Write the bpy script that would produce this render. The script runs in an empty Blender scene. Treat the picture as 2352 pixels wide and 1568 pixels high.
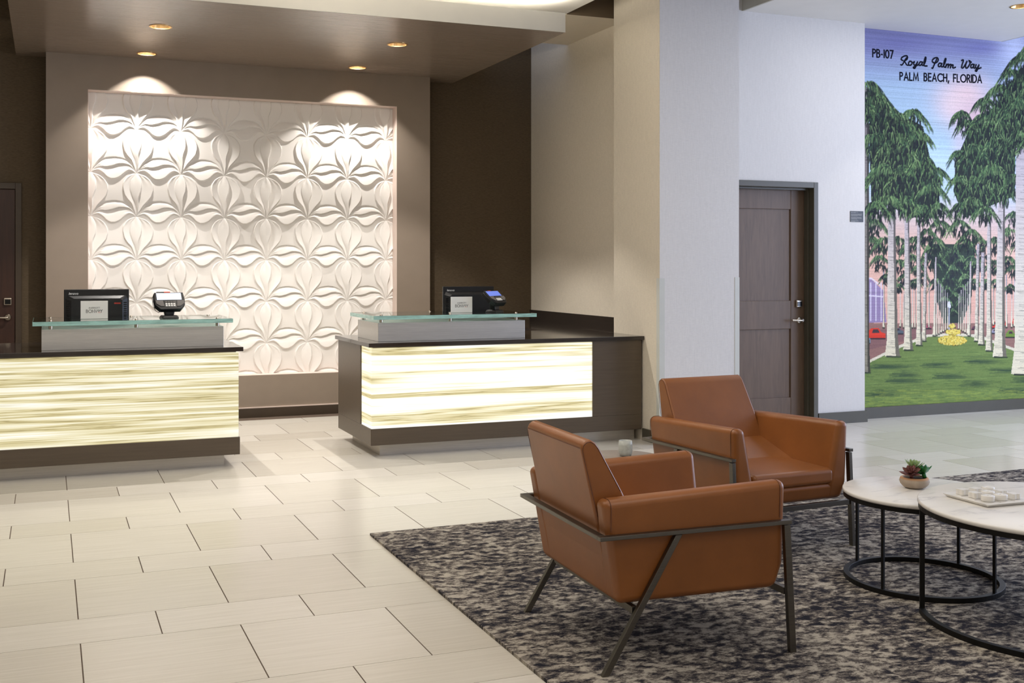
import bpy, bmesh, math, random
import numpy as np
from mathutils import Vector, Matrix, geometry
from math import sin, cos, pi, radians

scene = bpy.context.scene
COL = scene.collection

# ------------------------------------------------------------------ camera
cam_data = bpy.data.cameras.new('camera')
cam = bpy.data.objects.new('camera', cam_data)
COL.objects.link(cam)
cam.location = (0.0, 0.0, 1.455)
cam.rotation_euler = (radians(90), 0, radians(-21.2044))
cam_data.sensor_fit = 'HORIZONTAL'
cam_data.sensor_width = 36.0
cam_data.lens = 2482.07 * 36.0 / 2352.0
cam_data.shift_x = (1176.0 - 1072.0) / 2352.0
cam_data.shift_y = (609.15 - 784.0) / 2352.0
cam_data.clip_end = 200
scene.camera = cam

# ------------------------------------------------------------------ view, world, large lights
vs = scene.view_settings
vs.view_transform = 'Standard'
vs.look = 'None'
vs.gamma = 1.0
vs.use_curve_mapping = False
vs.exposure = 0.0
scene.cycles.max_bounces = 8
scene.cycles.use_denoising = True


def lin(c):
    r = []
    for v in c[:3]:
        v = v / 255.0
        r.append(v / 12.92 if v <= 0.04045 else ((v + 0.055) / 1.055) ** 2.4)
    return (r[0], r[1], r[2], 1.0)


world = bpy.data.worlds.new('world')
scene.world = world
world.use_nodes = True
wbg = world.node_tree.nodes['Background']
wbg.inputs[0].default_value = (0.62, 0.72, 1.0, 1.0)
wbg.inputs[1].default_value = 0.85


def area_light(name, loc, rot, sx, sy, power, color):
    d = bpy.data.lights.new(name, 'AREA')
    d.shape = 'RECTANGLE'
    d.size = sx
    d.size_y = sy
    d.energy = power
    d.color = color
    o = bpy.data.objects.new(name, d)
    COL.objects.link(o)
    o.location = loc
    o.rotation_euler = rot
    return o


COOL = (0.63, 0.72, 1.0)
SOFTWARM = (1.0, 0.92, 0.82)
# daylight entering by the window wall on the right, out of frame
area_light('window_daylight', (11.1, 3.7, 2.0), (0, radians(90), 0), 3.3, 6.8, 400, COOL)
# general ceiling lighting of the lobby
area_light('lobby_ceiling_light', (0.6, 4.4, 3.64), (0, 0, 0), 4.5, 4.5, 77, SOFTWARM)
area_light('lobby_ceiling_light', (2.2, 0.0, 3.64), (0, 0, 0), 3.0, 3.0, 48, SOFTWARM)
area_light('lounge_ceiling_light', (7.3, 5.9, 3.68), (0, 0, 0), 2.2, 3.0, 42, (0.90, 0.92, 1.0))


def fill_point(loc, power, color):  # added fill: unseen point lights without fixtures, brightening the walls and desks
    d = bpy.data.lights.new('lobby_fill_light', 'POINT')
    d.energy = power
    d.color = color
    d.shadow_soft_size = 0.25
    o = bpy.data.objects.new('lobby_fill_light', d)
    COL.objects.link(o)
    o.location = loc


for q, pw in (((-1.6, 5.4, 3.3), 24), ((1.2, 5.4, 3.3), 24), ((2.0, 6.9, 3.5), 26), ((2.9, 4.6, 3.3), 6), ((3.4, 1.8, 3.3), 17)):
    fill_point(q, pw, SOFTWARM)

# ------------------------------------------------------------------ materials
MATS = {}


def nt_new(name):
    m = bpy.data.materials.new(name)
    m.use_nodes = True
    t = m.node_tree
    b = t.nodes['Principled BSDF']
    MATS[name] = m
    return m, t, b


def N(t, kind, **kw):
    n = t.nodes.new(kind)
    for k, v in kw.items():
        setattr(n, k, v)
    return n


def coords(t, scale=(1, 1, 1), space='Object', loc=(0, 0, 0), rot=(0, 0, 0)):
    tc = N(t, 'ShaderNodeTexCoord')
    mp = N(t, 'ShaderNodeMapping')
    mp.inputs['Scale'].default_value = scale
    mp.inputs['Location'].default_value = loc
    mp.inputs['Rotation'].default_value = rot
    t.links.new(tc.outputs[space], mp.inputs[0])
    return mp.outputs[0]


def noise(t, vec, scale=5, detail=3, rough=0.5, dist=0.0):
    n = N(t, 'ShaderNodeTexNoise')
    n.inputs['Scale'].default_value = scale
    n.inputs['Detail'].default_value = detail
    n.inputs['Roughness'].default_value = rough
    n.inputs['Distortion'].default_value = dist
    t.links.new(vec, n.inputs['Vector'])
    return n.outputs['Fac']


def ramp(t, fac, stops, interp='LINEAR'):
    r = N(t, 'ShaderNodeValToRGB')
    r.color_ramp.interpolation = interp
    e = r.color_ramp.elements
    while len(e) > 1:
        e.remove(e[-1])
    e[0].position = stops[0][0]
    e[0].color = stops[0][1]
    for p, c in stops[1:]:
        q = e.new(p)
        q.color = c
    t.links.new(fac, r.inputs[0])
    return r.outputs[0]


def bump(t, b, fac, strength=0.1, dist=0.01):
    n = N(t, 'ShaderNodeBump')
    n.inputs['Strength'].default_value = strength
    n.inputs['Distance'].default_value = dist
    t.links.new(fac, n.inputs['Height'])
    t.links.new(n.outputs[0], b.inputs['Normal'])


def mixc(t, fac, a, b_, mode='MIX'):
    m = N(t, 'ShaderNodeMix', data_type='RGBA', blend_type=mode)
    if isinstance(fac, (int, float)):
        m.inputs[0].default_value = fac
    else:
        t.links.new(fac, m.inputs[0])
    for i, v in ((6, a), (7, b_)):
        if isinstance(v, tuple):
            m.inputs[i].default_value = v
        else:
            t.links.new(v, m.inputs[i])
    return m.outputs[2]


def shade(c, k):
    return (c[0] * k, c[1] * k, c[2] * k, 1.0)


def plain(name, rgb, rough=0.5, metal=0.0, var=0.06, scale=6.0, stretch=(1, 1, 1), bumps=0.0, bscale=60, spec=0.5, coat=0.0, space='Object'):
    """base colour with a mild procedural variation"""
    m, t, b = nt_new(name)
    c = lin(rgb)
    v = coords(t, stretch, space)
    f = noise(t, v, scale, 4, 0.55)
    col = ramp(t, f, [(0.3, shade(c, 1 - var)), (0.7, shade(c, 1 + var))])
    t.links.new(col, b.inputs['Base Color'])
    b.inputs['Roughness'].default_value = rough
    b.inputs['Metallic'].default_value = metal
    b.inputs['Specular IOR Level'].default_value = spec
    b.inputs['Coat Weight'].default_value = coat
    if bumps:
        f2 = noise(t, v, bscale, 2, 0.6)
        bump(t, b, f2, bumps, 0.004)
    return m


def linen(name, rgb, var=0.07, rough=0.75, vertical=True):
    """woven wallcovering: fine threads in two directions"""
    m, t, b = nt_new(name)
    c = lin(rgb)
    v1 = coords(t, (160, 160, 14) if vertical else (40, 40, 260))
    v2 = coords(t, (30, 30, 190))
    f1 = noise(t, v1, 1.0, 3, 0.6)
    f2 = noise(t, v2, 1.0, 2, 0.6)
    ad = N(t, 'ShaderNodeMath', operation='ADD')
    t.links.new(f1, ad.inputs[0])
    t.links.new(f2, ad.inputs[1])
    ml = N(t, 'ShaderNodeMath', operation='MULTIPLY')
    ml.inputs[1].default_value = 0.5
    t.links.new(ad.outputs[0], ml.inputs[0])
    col = ramp(t, ml.outputs[0], [(0.35, shade(c, 1 - var)), (0.65, shade(c, 1 + var))])
    t.links.new(col, b.inputs['Base Color'])
    b.inputs['Roughness'].default_value = rough
    b.inputs['Specular IOR Level'].default_value = 0.25
    bump(t, b, ml.outputs[0], 0.25, 0.002)
    return m


def wood(name, rgb, var=0.25, rough=0.45, stretch=(14, 14, 1.2)):
    m, t, b = nt_new(name)
    c = lin(rgb)
    v = coords(t, stretch)
    f = noise(t, v, 2.2, 6, 0.6, 1.2)
    col = ramp(t, f, [(0.25, shade(c, 1 - var)), (0.5, c), (0.75, shade(c, 1 + var))])
    t.links.new(col, b.inputs['Base Color'])
    b.inputs['Roughness'].default_value = rough
    bump(t, b, f, 0.08, 0.003)
    return m


def brushed(name, rgb, rough=0.32, stretch=(1.5, 60, 60), metal=1.0, var=0.12):
    m, t, b = nt_new(name)
    c = lin(rgb)
    v = coords(t, stretch)
    f = noise(t, v, 3.0, 5, 0.65)
    col = ramp(t, f, [(0.25, shade(c, 1 - var)), (0.75, shade(c, 1 + var))])
    t.links.new(col, b.inputs['Base Color'])
    b.inputs['Metallic'].default_value = metal
    b.inputs['Roughness'].default_value = rough
    bump(t, b, f, 0.05, 0.002)
    return m


def emitter(name, rgb, strength):
    m, t, b = nt_new(name)
    c = lin(rgb)
    b.inputs['Base Color'].default_value = c
    b.inputs['Emission Color'].default_value = c
    b.inputs['Emission Strength'].default_value = strength
    return m


def onyx(name, seed, strength, o, grad):
    """backlit veined stone: the slab itself glows"""
    m, t, b = nt_new(name)
    v = coords(t, (0.22, 0.22, 6.5), 'Object', (seed, 0, seed * 1.7))
    v2 = coords(t, (0.45, 0.45, 42.0), 'Object', (seed * 2, 0, seed))
    f1 = noise(t, v, 1.5, 4, 0.5, 0.35)
    f2 = noise(t, v2, 1.4, 5, 0.62, 0.35)
    w = N(t, 'ShaderNodeMath', operation='MULTIPLY_ADD')
    t.links.new(f2, w.inputs[0])
    w.inputs[1].default_value = 0.46
    t.links.new(f1, w.inputs[2])
    tc = N(t, 'ShaderNodeTexCoord')
    sp = N(t, 'ShaderNodeSeparateXYZ')
    t.links.new(tc.outputs['Object'], sp.inputs[0])
    w2 = N(t, 'ShaderNodeMath', operation='MULTIPLY_ADD')
    t.links.new(sp.outputs[2], w2.inputs[0])
    w2.inputs[1].default_value = grad
    t.links.new(w.outputs[0], w2.inputs[2])
    cw, cc, cy, cb = (1.0, 1.0, 0.93, 1), (0.86, 0.80, 0.56, 1), (0.62, 0.53, 0.26, 1), (0.30, 0.24, 0.10, 1)
    col = ramp(t, w2.outputs[0], [(0.40 + o, cw), (0.62 + o, cw), (0.70 + o, cc), (0.755 + o, cy), (0.77 + o, cb), (0.785 + o, cy), (0.84 + o, cc), (0.90 + o, cw), (0.95 + o, cy)])
    t.links.new(col, b.inputs['Emission Color'])
    b.inputs['Emission Strength'].default_value = strength
    b.inputs['Base Color'].default_value = (0.12, 0.11, 0.08, 1)
    b.inputs['Roughness'].default_value = 0.22
    return m


def glass_mat(name, rgb, rough=0.02, ior=1.5):
    m, t, b = nt_new(name)
    b.inputs['Base Color'].default_value = lin(rgb)
    b.inputs['Transmission Weight'].default_value = 1.0
    b.inputs['Roughness'].default_value = rough
    b.inputs['IOR'].default_value = ior
    f = noise(t, coords(t, (6, 6, 6)), 2.0, 3)
    bump(t, b, f, 0.15, 0.003)
    return m


def leather(name, rgb):
    m, t, b = nt_new(name)
    c = lin(rgb)
    f = noise(t, coords(t, (1, 1, 1)), 4.0, 4, 0.6)
    col = ramp(t, f, [(0.3, shade(c, 0.86)), (0.7, shade(c, 1.12))])
    t.links.new(col, b.inputs['Base Color'])
    b.inputs['Roughness'].default_value = 0.36
    b.inputs['Specular IOR Level'].default_value = 0.5
    f2 = noise(t, coords(t, (1, 1, 1)), 420.0, 2, 0.6)
    bump(t, b, f2, 0.12, 0.001)
    return m


def floor_tile_mat():
    m, t, b = nt_new('vein_cut_tile')
    oi = N(t, 'ShaderNodeObjectInfo')
    tc = N(t, 'ShaderNodeTexCoord')
    vm = N(t, 'ShaderNodeVectorMath', operation='ADD')
    cx = N(t, 'ShaderNodeCombineXYZ')
    mu = N(t, 'ShaderNodeMath', operation='MULTIPLY')
    mu.inputs[1].default_value = 37.0
    t.links.new(oi.outputs['Random'], mu.inputs[0])
    t.links.new(mu.outputs[0], cx.inputs[0])
    t.links.new(mu.outputs[0], cx.inputs[1])
    t.links.new(tc.outputs['Object'], vm.inputs[0])
    t.links.new(cx.outputs[0], vm.inputs[1])
    mp = N(t, 'ShaderNodeMapping')
    mp.inputs['Scale'].default_value = (1.6, 42, 42)
    t.links.new(vm.outputs[0], mp.inputs[0])
    f = noise(t, mp.outputs[0], 1.6, 5, 0.6)
    base = ramp(t, oi.outputs['Random'], [(0.0, lin((207, 201, 189))), (0.5, lin((213, 208, 197))), (1.0, lin((217, 212, 203)))])
    v = ramp(t, f, [(0.25, (0.90, 0.89, 0.87, 1)), (0.75, (1.04, 1.04, 1.04, 1))])
    t.links.new(mixc(t, 1.0, base, v, 'MULTIPLY'), b.inputs['Base Color'])
    rr = N(t, 'ShaderNodeMapRange')
    rr.inputs['To Min'].default_value = 0.20
    rr.inputs['To Max'].default_value = 0.27
    t.links.new(oi.outputs['Random'], rr.inputs[0])
    t.links.new(rr.outputs[0], b.inputs['Roughness'])
    b.inputs['Specular IOR Level'].default_value = 0.5
    return m


def rug_mat():
    m, t, b = nt_new('woven_rug')
    f1 = noise(t, coords(t, (10, 15, 1)), 1.7, 5, 0.62, 0.4)
    fb = noise(t, coords(t, (1.6, 2.6, 1), loc=(3, 1, 0)), 1.3, 3, 0.5)
    f3 = noise(t, coords(t, (80, 150, 1)), 1.5, 3, 0.75)
    f4 = noise(t, coords(t, (26, 44, 1), loc=(5, 2, 0)), 1.5, 3, 0.6)

    def madd(x, k, y):
        w = N(t, 'ShaderNodeMath', operation='MULTIPLY_ADD')
        t.links.new(x, w.inputs[0])
        w.inputs[1].default_value = k
        t.links.new(y, w.inputs[2])
        return w.outputs[0]
    w = madd(f4, 0.34, f1)
    w = madd(fb, 0.34, w)
    w = madd(f3, 0.34, w)
    hf = N(t, 'ShaderNodeMath', operation='MULTIPLY')
    hf.inputs[1].default_value = 0.5
    t.links.new(w, hf.inputs[0])
    col = ramp(t, hf.outputs[0], [(0.43, lin((44, 44, 52))), (0.4625, lin((58, 57, 63))), (0.470, lin((84, 79, 77))), (0.495, lin((100, 94, 90))), (0.502, lin((122, 115, 108))), (0.530, lin((136, 129, 121))), (0.538, lin((170, 162, 150))), (0.585, lin((194, 186, 172)))])
    t.links.new(col, b.inputs['Base Color'])
    b.inputs['Roughness'].default_value = 0.95
    b.inputs['Specular IOR Level'].default_value = 0.05
    f2 = noise(t, coords(t, (1, 1, 1)), 240, 3, 0.7)
    bump(t, b, madd(f2, 0.6, f1), 0.8, 0.012)
    return m


def marble(name, seed):
    m, t, b = nt_new(name)
    f = noise(t, coords(t, (1.2, 3.0, 1.2), loc=(seed, seed, 0), rot=(0, 0, 0.5)), 3.0, 7, 0.6, 1.2)
    col = ramp(t, f, [(0.0, lin((238, 236, 231))), (0.54, lin((235, 232, 226))), (0.62, lin((222, 219, 215))), (0.665, lin((206, 204, 202))), (0.70, lin((232, 229, 223))), (1.0, lin((240, 238, 233)))])
    t.links.new(col, b.inputs['Base Color'])
    b.inputs['Roughness'].default_value = 0.25
    return m


def vcol_mat():
    m, t, b = nt_new('mural_print')
    a = N(t, 'ShaderNodeAttribute')
    a.attribute_name = 'print'
    t.links.new(a.outputs['Color'], b.inputs['Base Color'])
    b.inputs['Roughness'].default_value = 0.7
    b.inputs['Specular IOR Level'].default_value = 0.2
    f = noise(t, coords(t, (12, 12, 240)), 1.0, 2, 0.6)
    bump(t, b, f, 0.3, 0.002)
    return m


linen('beige_linen', (216, 207, 190))
linen('white_linen', (214, 212, 210), 0.05)
linen('dark_grasscloth', (92, 79, 62), 0.2, 0.8, False)
plain('taupe_paint', (146, 132, 118), 0.55, var=0.03)
plain('white_paint', (214, 212, 207), 0.6, var=0.02)
plain('panel_paint', (212, 202, 184), 0.6, var=0.02)
plain('grey_paint', (176, 172, 160), 0.6, var=0.02)
plain('brown_paint', (104, 90, 72), 0.6, var=0.04)
plain('plaster_relief', (240, 236, 231), 0.5, var=0.01)
plain('niche_paint', (222, 204, 194), 0.5, var=0.02)
plain('dark_base', (70, 58, 46), 0.45, var=0.08)
plain('olive_base', (70, 66, 54), 0.4, var=0.06)
plain('grout', (92, 78, 66), 0.9, var=0.1, scale=30)
plain('guard_plastic', (200, 202, 196), 0.3, var=0.02)
plain('black_plastic', (22, 22, 24), 0.38, var=0.15)
plain('black_gloss', (14, 14, 16), 0.15, var=0.1)
plain('grey_plastic', (96, 92, 88), 0.4, var=0.08)
plain('white_card', (232, 230, 224), 0.4, var=0.01)
plain('ink', (30, 30, 34), 0.6, var=0.05)
plain('mural_ink', (20, 22, 34), 0.8, var=0.08, spec=0.05)
plain('logo_silver', (225, 225, 225), 0.3, var=0.02)
plain('red_mark', (165, 52, 38), 0.5, var=0.05)
plain('orange_plastic', (226, 74, 42), 0.4, var=0.05)
plain('sign_text', (150, 150, 148), 0.5, var=0.05)
plain('quartz_top', (50, 44, 40), 0.09, var=0.25, scale=3.0, stretch=(2, 30, 30), spec=0.6)
plain('desk_laminate', (86, 74, 60), 0.34, var=0.1, scale=3.0, stretch=(1, 20, 20))
plain('door_frame_paint', (76, 72, 60), 0.35, var=0.04)
plain('stitch', (96, 52, 26), 0.6, var=0.05)
plain('terracotta_rim', (196, 148, 104), 0.7, var=0.08)
plain('stone_bowl', (176, 160, 142), 0.75, var=0.15, scale=18)
plain('soil', (52, 40, 30), 0.95, var=0.3, scale=80)
plain('leaf_red', (120, 72, 66), 0.5, var=0.35, scale=16)
plain('leaf_pale', (148, 172, 112), 0.5, var=0.25, scale=16)
plain('leaf_green', (36, 110, 46), 0.45, var=0.35, scale=16)
plain('table_taupe', (150, 140, 132), 0.4, var=0.04)
wood('walnut_door', (98, 78, 61))
wood('dark_door', (58, 34, 24), 0.3)
brushed('brushed_steel', (208, 206, 202), 0.4, metal=0.75)
brushed('brushed_steel_warm', (204, 198, 188), 0.42, metal=0.6)
brushed('nickel', (200, 190, 176), 0.25, (8, 8, 8))
brushed('gunmetal', (114, 110, 103), 0.36, (3, 60, 60))
brushed('black_steel', (34, 33, 32), 0.45, (4, 4, 4), 0.7)
brushed('gold_reflector', (232, 190, 130), 0.25, (4, 4, 4))
plain('soffit_laminate', (140, 125, 111), 0.20, var=0.05, scale=2.0, stretch=(0.5, 18, 18), bumps=0.3, bscale=5, spec=0.9)
onyx('onyx_left', 3.3, 0.98, 0.012, 0.07)
onyx('onyx_right', 11.9, 1.1, 0.055, 0.0)
glass_mat('aqua_glass', (214, 244, 238))
plain('glass_edge', (190, 240, 230), 0.08, var=0.25, scale=9, stretch=(1, 1, 6))
MATS['glass_edge'].node_tree.nodes['Principled BSDF'].inputs['Transmission Weight'].default_value = 0.4
plain('frosted_glass', (222, 226, 220), 0.3, var=0.15, scale=60)
MATS['frosted_glass'].node_tree.nodes['Principled BSDF'].inputs['Transmission Weight'].default_value = 0.35
leather('tan_leather', (140, 85, 40))
emitter('lamp_lens', (255, 214, 160), 0.55)
emitter('cove_led', (255, 236, 205), 6.0)
emitter('screen_white', (206, 216, 236), 0.85)
emitter('screen_blue', (92, 112, 190), 0.75)
floor_tile_mat()
rug_mat()
marble('marble_top', 1.0)
marble('marble_game', 7.0)
vcol_mat()


# ------------------------------------------------------------------ helpers
def tag(o, label=None, cat=None, group=None, kind=None):
    if label:
        o['label'] = label
    if cat:
        o['category'] = cat
    if group:
        o['group'] = group
    if kind:
        o['kind'] = kind
    return o


def link(name, me, mat, parent=None, loc=(0, 0, 0), rot=(0, 0, 0)):
    if mat is not None and not me.materials:
        me.materials.append(MATS[mat])
    o = bpy.data.objects.new(name, me)
    COL.objects.link(o)
    o.location = loc
    o.rotation_euler = rot
    if parent:
        o.parent = parent
    return o


def empty(name, loc=(0, 0, 0), rz=0.0):
    o = bpy.data.objects.new(name, None)
    o.empty_display_size = 0.1
    COL.objects.link(o)
    o.location = loc
    o.rotation_euler = (0, 0, rz)
    return o


class MB:
    """collects shapes of ONE part"""
    def __init__(self):
        self.v = []
        self.f = []
        self.s = []

    def add(self, vs_, fs, smooth=False):
        k = len(self.v)
        self.v += [tuple(p) for p in vs_]
        self.f += [tuple(i + k for i in f) for f in fs]
        self.s += [smooth] * len(fs)
        return self

    def box(self, x0, x1, y0, y1, z0, z1):
        p = [(x0, y0, z0), (x1, y0, z0), (x1, y1, z0), (x0, y1, z0), (x0, y0, z1), (x1, y0, z1), (x1, y1, z1), (x0, y1, z1)]
        return self.add(p, [(0, 3, 2, 1), (4, 5, 6, 7), (0, 1, 5, 4), (1, 2, 6, 5), (2, 3, 7, 6), (3, 0, 4, 7)])

    def prism(self, poly, z0, z1):
        n = len(poly)
        p = [(x, y, z0) for x, y in poly] + [(x, y, z1) for x, y in poly]
        fs = [tuple(range(n - 1, -1, -1)), tuple(range(n, 2 * n))]
        fs += [(i, (i + 1) % n, (i + 1) % n + n, i + n) for i in range(n)]
        return self.add(p, fs)

    def bar(self, p0, p1, w, h, up=(0, 0, 1)):
        p0, p1 = Vector(p0), Vector(p1)
        d = (p1 - p0).normalized()
        u = Vector(up)
        if abs(d.dot(u)) > 0.95:
            u = Vector((1, 0, 0))
        s = d.cross(u).normalized()
        u = s.cross(d).normalized()
        s *= w / 2
        u *= h / 2
        p = [p0 - s - u, p0 + s - u, p0 + s + u, p0 - s + u, p1 - s - u, p1 + s - u, p1 + s + u, p1 - s + u]
        return self.add(p, [(0, 1, 2, 3), (7, 6, 5, 4), (0, 4, 5, 1), (1, 5, 6, 2), (2, 6, 7, 3), (3, 7, 4, 0)])

    def tube(self, pts, r, n=8, closed=False):
        pts = [Vector(p) for p in pts]
        m = len(pts)
        rings = []
        for i, p in enumerate(pts):
            if closed:
                d = pts[(i + 1) % m] - pts[i - 1]
            else:
                d = pts[min(i + 1, m - 1)] - pts[max(i - 1, 0)]
            d.normalize()
            u = Vector((0, 0, 1)) if abs(d.z) < 0.9 else Vector((1, 0, 0))
            a = d.cross(u).normalized()
            b = a.cross(d).normalized()
            rings.append([p + a * (r * cos(2 * pi * k / n)) + b * (r * sin(2 * pi * k / n)) for k in range(n)])
        vs_ = [q for g in rings for q in g]
        fs = []
        for i in range(m if closed else m - 1):
            j = (i + 1) % m
            for k in range(n):
                fs.append((i * n + k, i * n + (k + 1) % n, j * n + (k + 1) % n, j * n + k))
        self.add(vs_, fs, True)
        if not closed:
            self.add(rings[0], [tuple(range(n - 1, -1, -1))])
            self.add(rings[-1], [tuple(range(n))])
        return self

    def lathe(self, prof, n=32, c=(0, 0, 0), smooth=True, cap=True):
        m = len(prof)
        vs_ = []
        for r, z in prof:
            for k in range(n):
                a = 2 * pi * k / n
                vs_.append((c[0] + r * cos(a), c[1] + r * sin(a), c[2] + z))
        fs = []
        for i in range(m - 1):
            for k in range(n):
                fs.append((i * n + k, i * n + (k + 1) % n, (i + 1) * n + (k + 1) % n, (i + 1) * n + k))
        self.add(vs_, fs, smooth)
        if cap:
            if prof[0][0] > 1e-6:
                self.add(vs_[:n], [tuple(range(n - 1, -1, -1))])
            if prof[-1][0] > 1e-6:
                self.add(vs_[-n:], [tuple(range(n))])
        return self

    def disc_ring(self, a0, a1, r0, r1, z0, z1, n=48, c=(0, 0)):
        """rectangular-section ring or arc"""
        full = abs(a1 - a0) >= 2 * pi - 1e-4
        m = n if full else n + 1
        vs_ = []
        for i in range(m):
            a = a0 + (a1 - a0) * i / n
            for r, z in ((r0, z0), (r1, z0), (r1, z1), (r0, z1)):
                vs_.append((c[0] + r * cos(a), c[1] + r * sin(a), z))
        fs = []
        for i in range(n):
            j = (i + 1) % m
            for k in range(4):
                l = (k + 1) % 4
                fs.append((i * 4 + k, i * 4 + l, j * 4 + l, j * 4 + k))
        self.add(vs_, fs)
        if not full:
            self.add(vs_[:4], [(0, 1, 2, 3)])
            self.add(vs_[-4:], [(3, 2, 1, 0)])
        return self

    def mesh(self, name):
        me = bpy.data.meshes.new(name)
        me.from_pydata(self.v, [], self.f)
        me.polygons.foreach_set('use_smooth', self.s)
        bm = bmesh.new()
        bm.from_mesh(me)
        bmesh.ops.recalc_face_normals(bm, faces=bm.faces)
        bm.to_mesh(me)
        bm.free()
        me.update()
        return me

    def build(self, name, mat, parent=None, loc=(0, 0, 0), rot=(0, 0, 0), bevel=0.0, seg=2):
        o = link(name, self.mesh(name), mat, parent, loc, rot)
        if bevel:
            b = o.modifiers.new('bevel', 'BEVEL')
            b.width = bevel
            b.segments = seg
            b.limit_method = 'ANGLE'
            b.angle_limit = radians(40)
        return o


def box(name, mat, x0, x1, y0, y1, z0, z1, parent=None, bevel=0.0):
    """one box part whose origin is its own base centre when it is top level"""
    if parent is None:
        c = ((x0 + x1) / 2, (y0 + y1) / 2, z0)
        return MB().box(x0 - c[0], x1 - c[0], y0 - c[1], y1 - c[1], 0, z1 - z0).build(name, mat, None, c, bevel=bevel)
    return MB().box(x0, x1, y0, y1, z0, z1).build(name, mat, parent, bevel=bevel)


def soft_hull(name, pts, r, mat, parent, seg=4, ang=18):
    """convex upholstered block with rounded edges"""
    bm = bmesh.new()
    for p in pts:
        bm.verts.new(p)
    bmesh.ops.convex_hull(bm, input=bm.verts)
    bmesh.ops.delete(bm, geom=[v for v in bm.verts if not v.link_faces], context='VERTS')
    bmesh.ops.dissolve_limit(bm, angle_limit=radians(3), verts=bm.verts, edges=bm.edges)
    es = [e for e in bm.edges if len(e.link_faces) == 2 and e.calc_face_angle(0) > radians(ang)]
    bmesh.ops.bevel(bm, geom=es, offset=r, segments=seg, profile=0.5, affect='EDGES', clamp_overlap=True)
    bmesh.ops.recalc_face_normals(bm, faces=bm.faces)
    me = bpy.data.meshes.new(name)
    bm.to_mesh(me)
    bm.free()
    me.polygons.foreach_set('use_smooth', [True] * len(me.polygons))
    o = link(name, me, mat, parent)
    w = o.modifiers.new('wn', 'WEIGHTED_NORMAL')
    w.weight = 80
    return o


def struct(o):
    o['kind'] = 'structure'
    return o


# ---- stroke lettering -------------------------------------------------------
def arc(cx, cy, rx, ry, a0, a1, n=14):
    return [(cx + rx * cos(radians(a0 + (a1 - a0) * i / n)), cy + ry * sin(radians(a0 + (a1 - a0) * i / n))) for i in range(n + 1)]


GLYPH = {  # width, strokes on a 1-high cell
    'P': (.50, [[(0, 0), (0, 1)], [(0, 1), (.22, 1)] + arc(.22, .76, .24, .24, 90, -90) + [(0, .52)]]),
    'B': (.52, [[(0, 0), (0, 1)], [(0, 1), (.22, 1)] + arc(.22, .77, .21, .23, 90, -90) + [(0, .54)], [(.2, .54)] + arc(.22, .27, .27, .27, 90, -90) + [(0, 0)]]),
    'A': (.70, [[(0, 0), (.35, 1), (.70, 0)], [(.12, .32), (.58, .32)]]),
    'L': (.42, [[(0, 1), (0, 0), (.42, 0)]]),
    'M': (.84, [[(0, 0), (.1, 1), (.42, .12), (.74, 1), (.84, 0)]]),
    'E': (.46, [[(.46, 1), (0, 1), (0, 0), (.46, 0)], [(0, .52), (.42, .52)]]),
    'C': (.78, [arc(.5, .5, .5, .5, 50, 310, 22)]),
    'H': (.58, [[(0, 0), (0, 1)], [(.58, 0), (.58, 1)], [(0, .52), (.58, .52)]]),
    'F': (.44, [[(.44, 1), (0, 1), (0, 0)], [(0, .52), (.40, .52)]]),
    'O': (1.0, [arc(.5, .5, .5, .5, 0, 360, 28)]),
    'R': (.54, [[(0, 0), (0, 1)], [(0, 1), (.22, 1)] + arc(.22, .76, .24, .24, 90, -90) + [(0, .52)], [(.22, .52), (.54, 0)]]),
    'I': (.0, [[(0, 0), (0, 1)]]),
    'D': (.70, [[(0, 0), (0, 1)], [(0, 1), (.2, 1)] + arc(.2, .5, .5, .5, 90, -90, 18) + [(0, 0)]]),
    'T': (.56, [[(.28, 0), (.28, 1)], [(0, 1), (.56, 1)]]),
    'N': (.64, [[(0, 0), (0, 1), (.64, 0), (.64, 1)]]),
    'V': (.66, [[(0, 1), (.33, 0), (.66, 1)]]),
    'Y': (.62, [[(0, 1), (.31, .48), (.62, 1)], [(.31, .48), (.31, 0)]]),
    '1': (.10, [[(.06, 0), (.06, 1)]]),
    '0': (.56, [arc(.28, .5, .28, .5, 0, 360, 24)]),
    '7': (.50, [[(0, 1), (.50, 1), (.16, 0)]]),
    '-': (.26, [[(.05, .40), (.20, .40)]]),
    ',': (.10, [[(.09, .10), (.0, -.20)]]),
    'o': (.60, [arc(.30, .62, .28, .28, 0, 360, 20)]),
    # lower case of the monitor badge
    'l': (.10, [[(.05, 0), (.05, 1)]]),
    'e': (.62, [[(.05, .36), (.60, .36)] + arc(.32, .33, .29, .31, 5, 320, 18)]),
    'n': (.56, [[(.04, 0), (.04, .62)], [(.04, .40)] + arc(.29, .38, .24, .24, 180, 0, 10) + [(.53, 0)]]),
    'q': (.64, [arc(.32, .31, .29, .31, 0, 360, 20)]),
    'v': (.58, [[(0, .64), (.29, 0), (.58, .64)]]),
    ' ': (.30, []),
}


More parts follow.
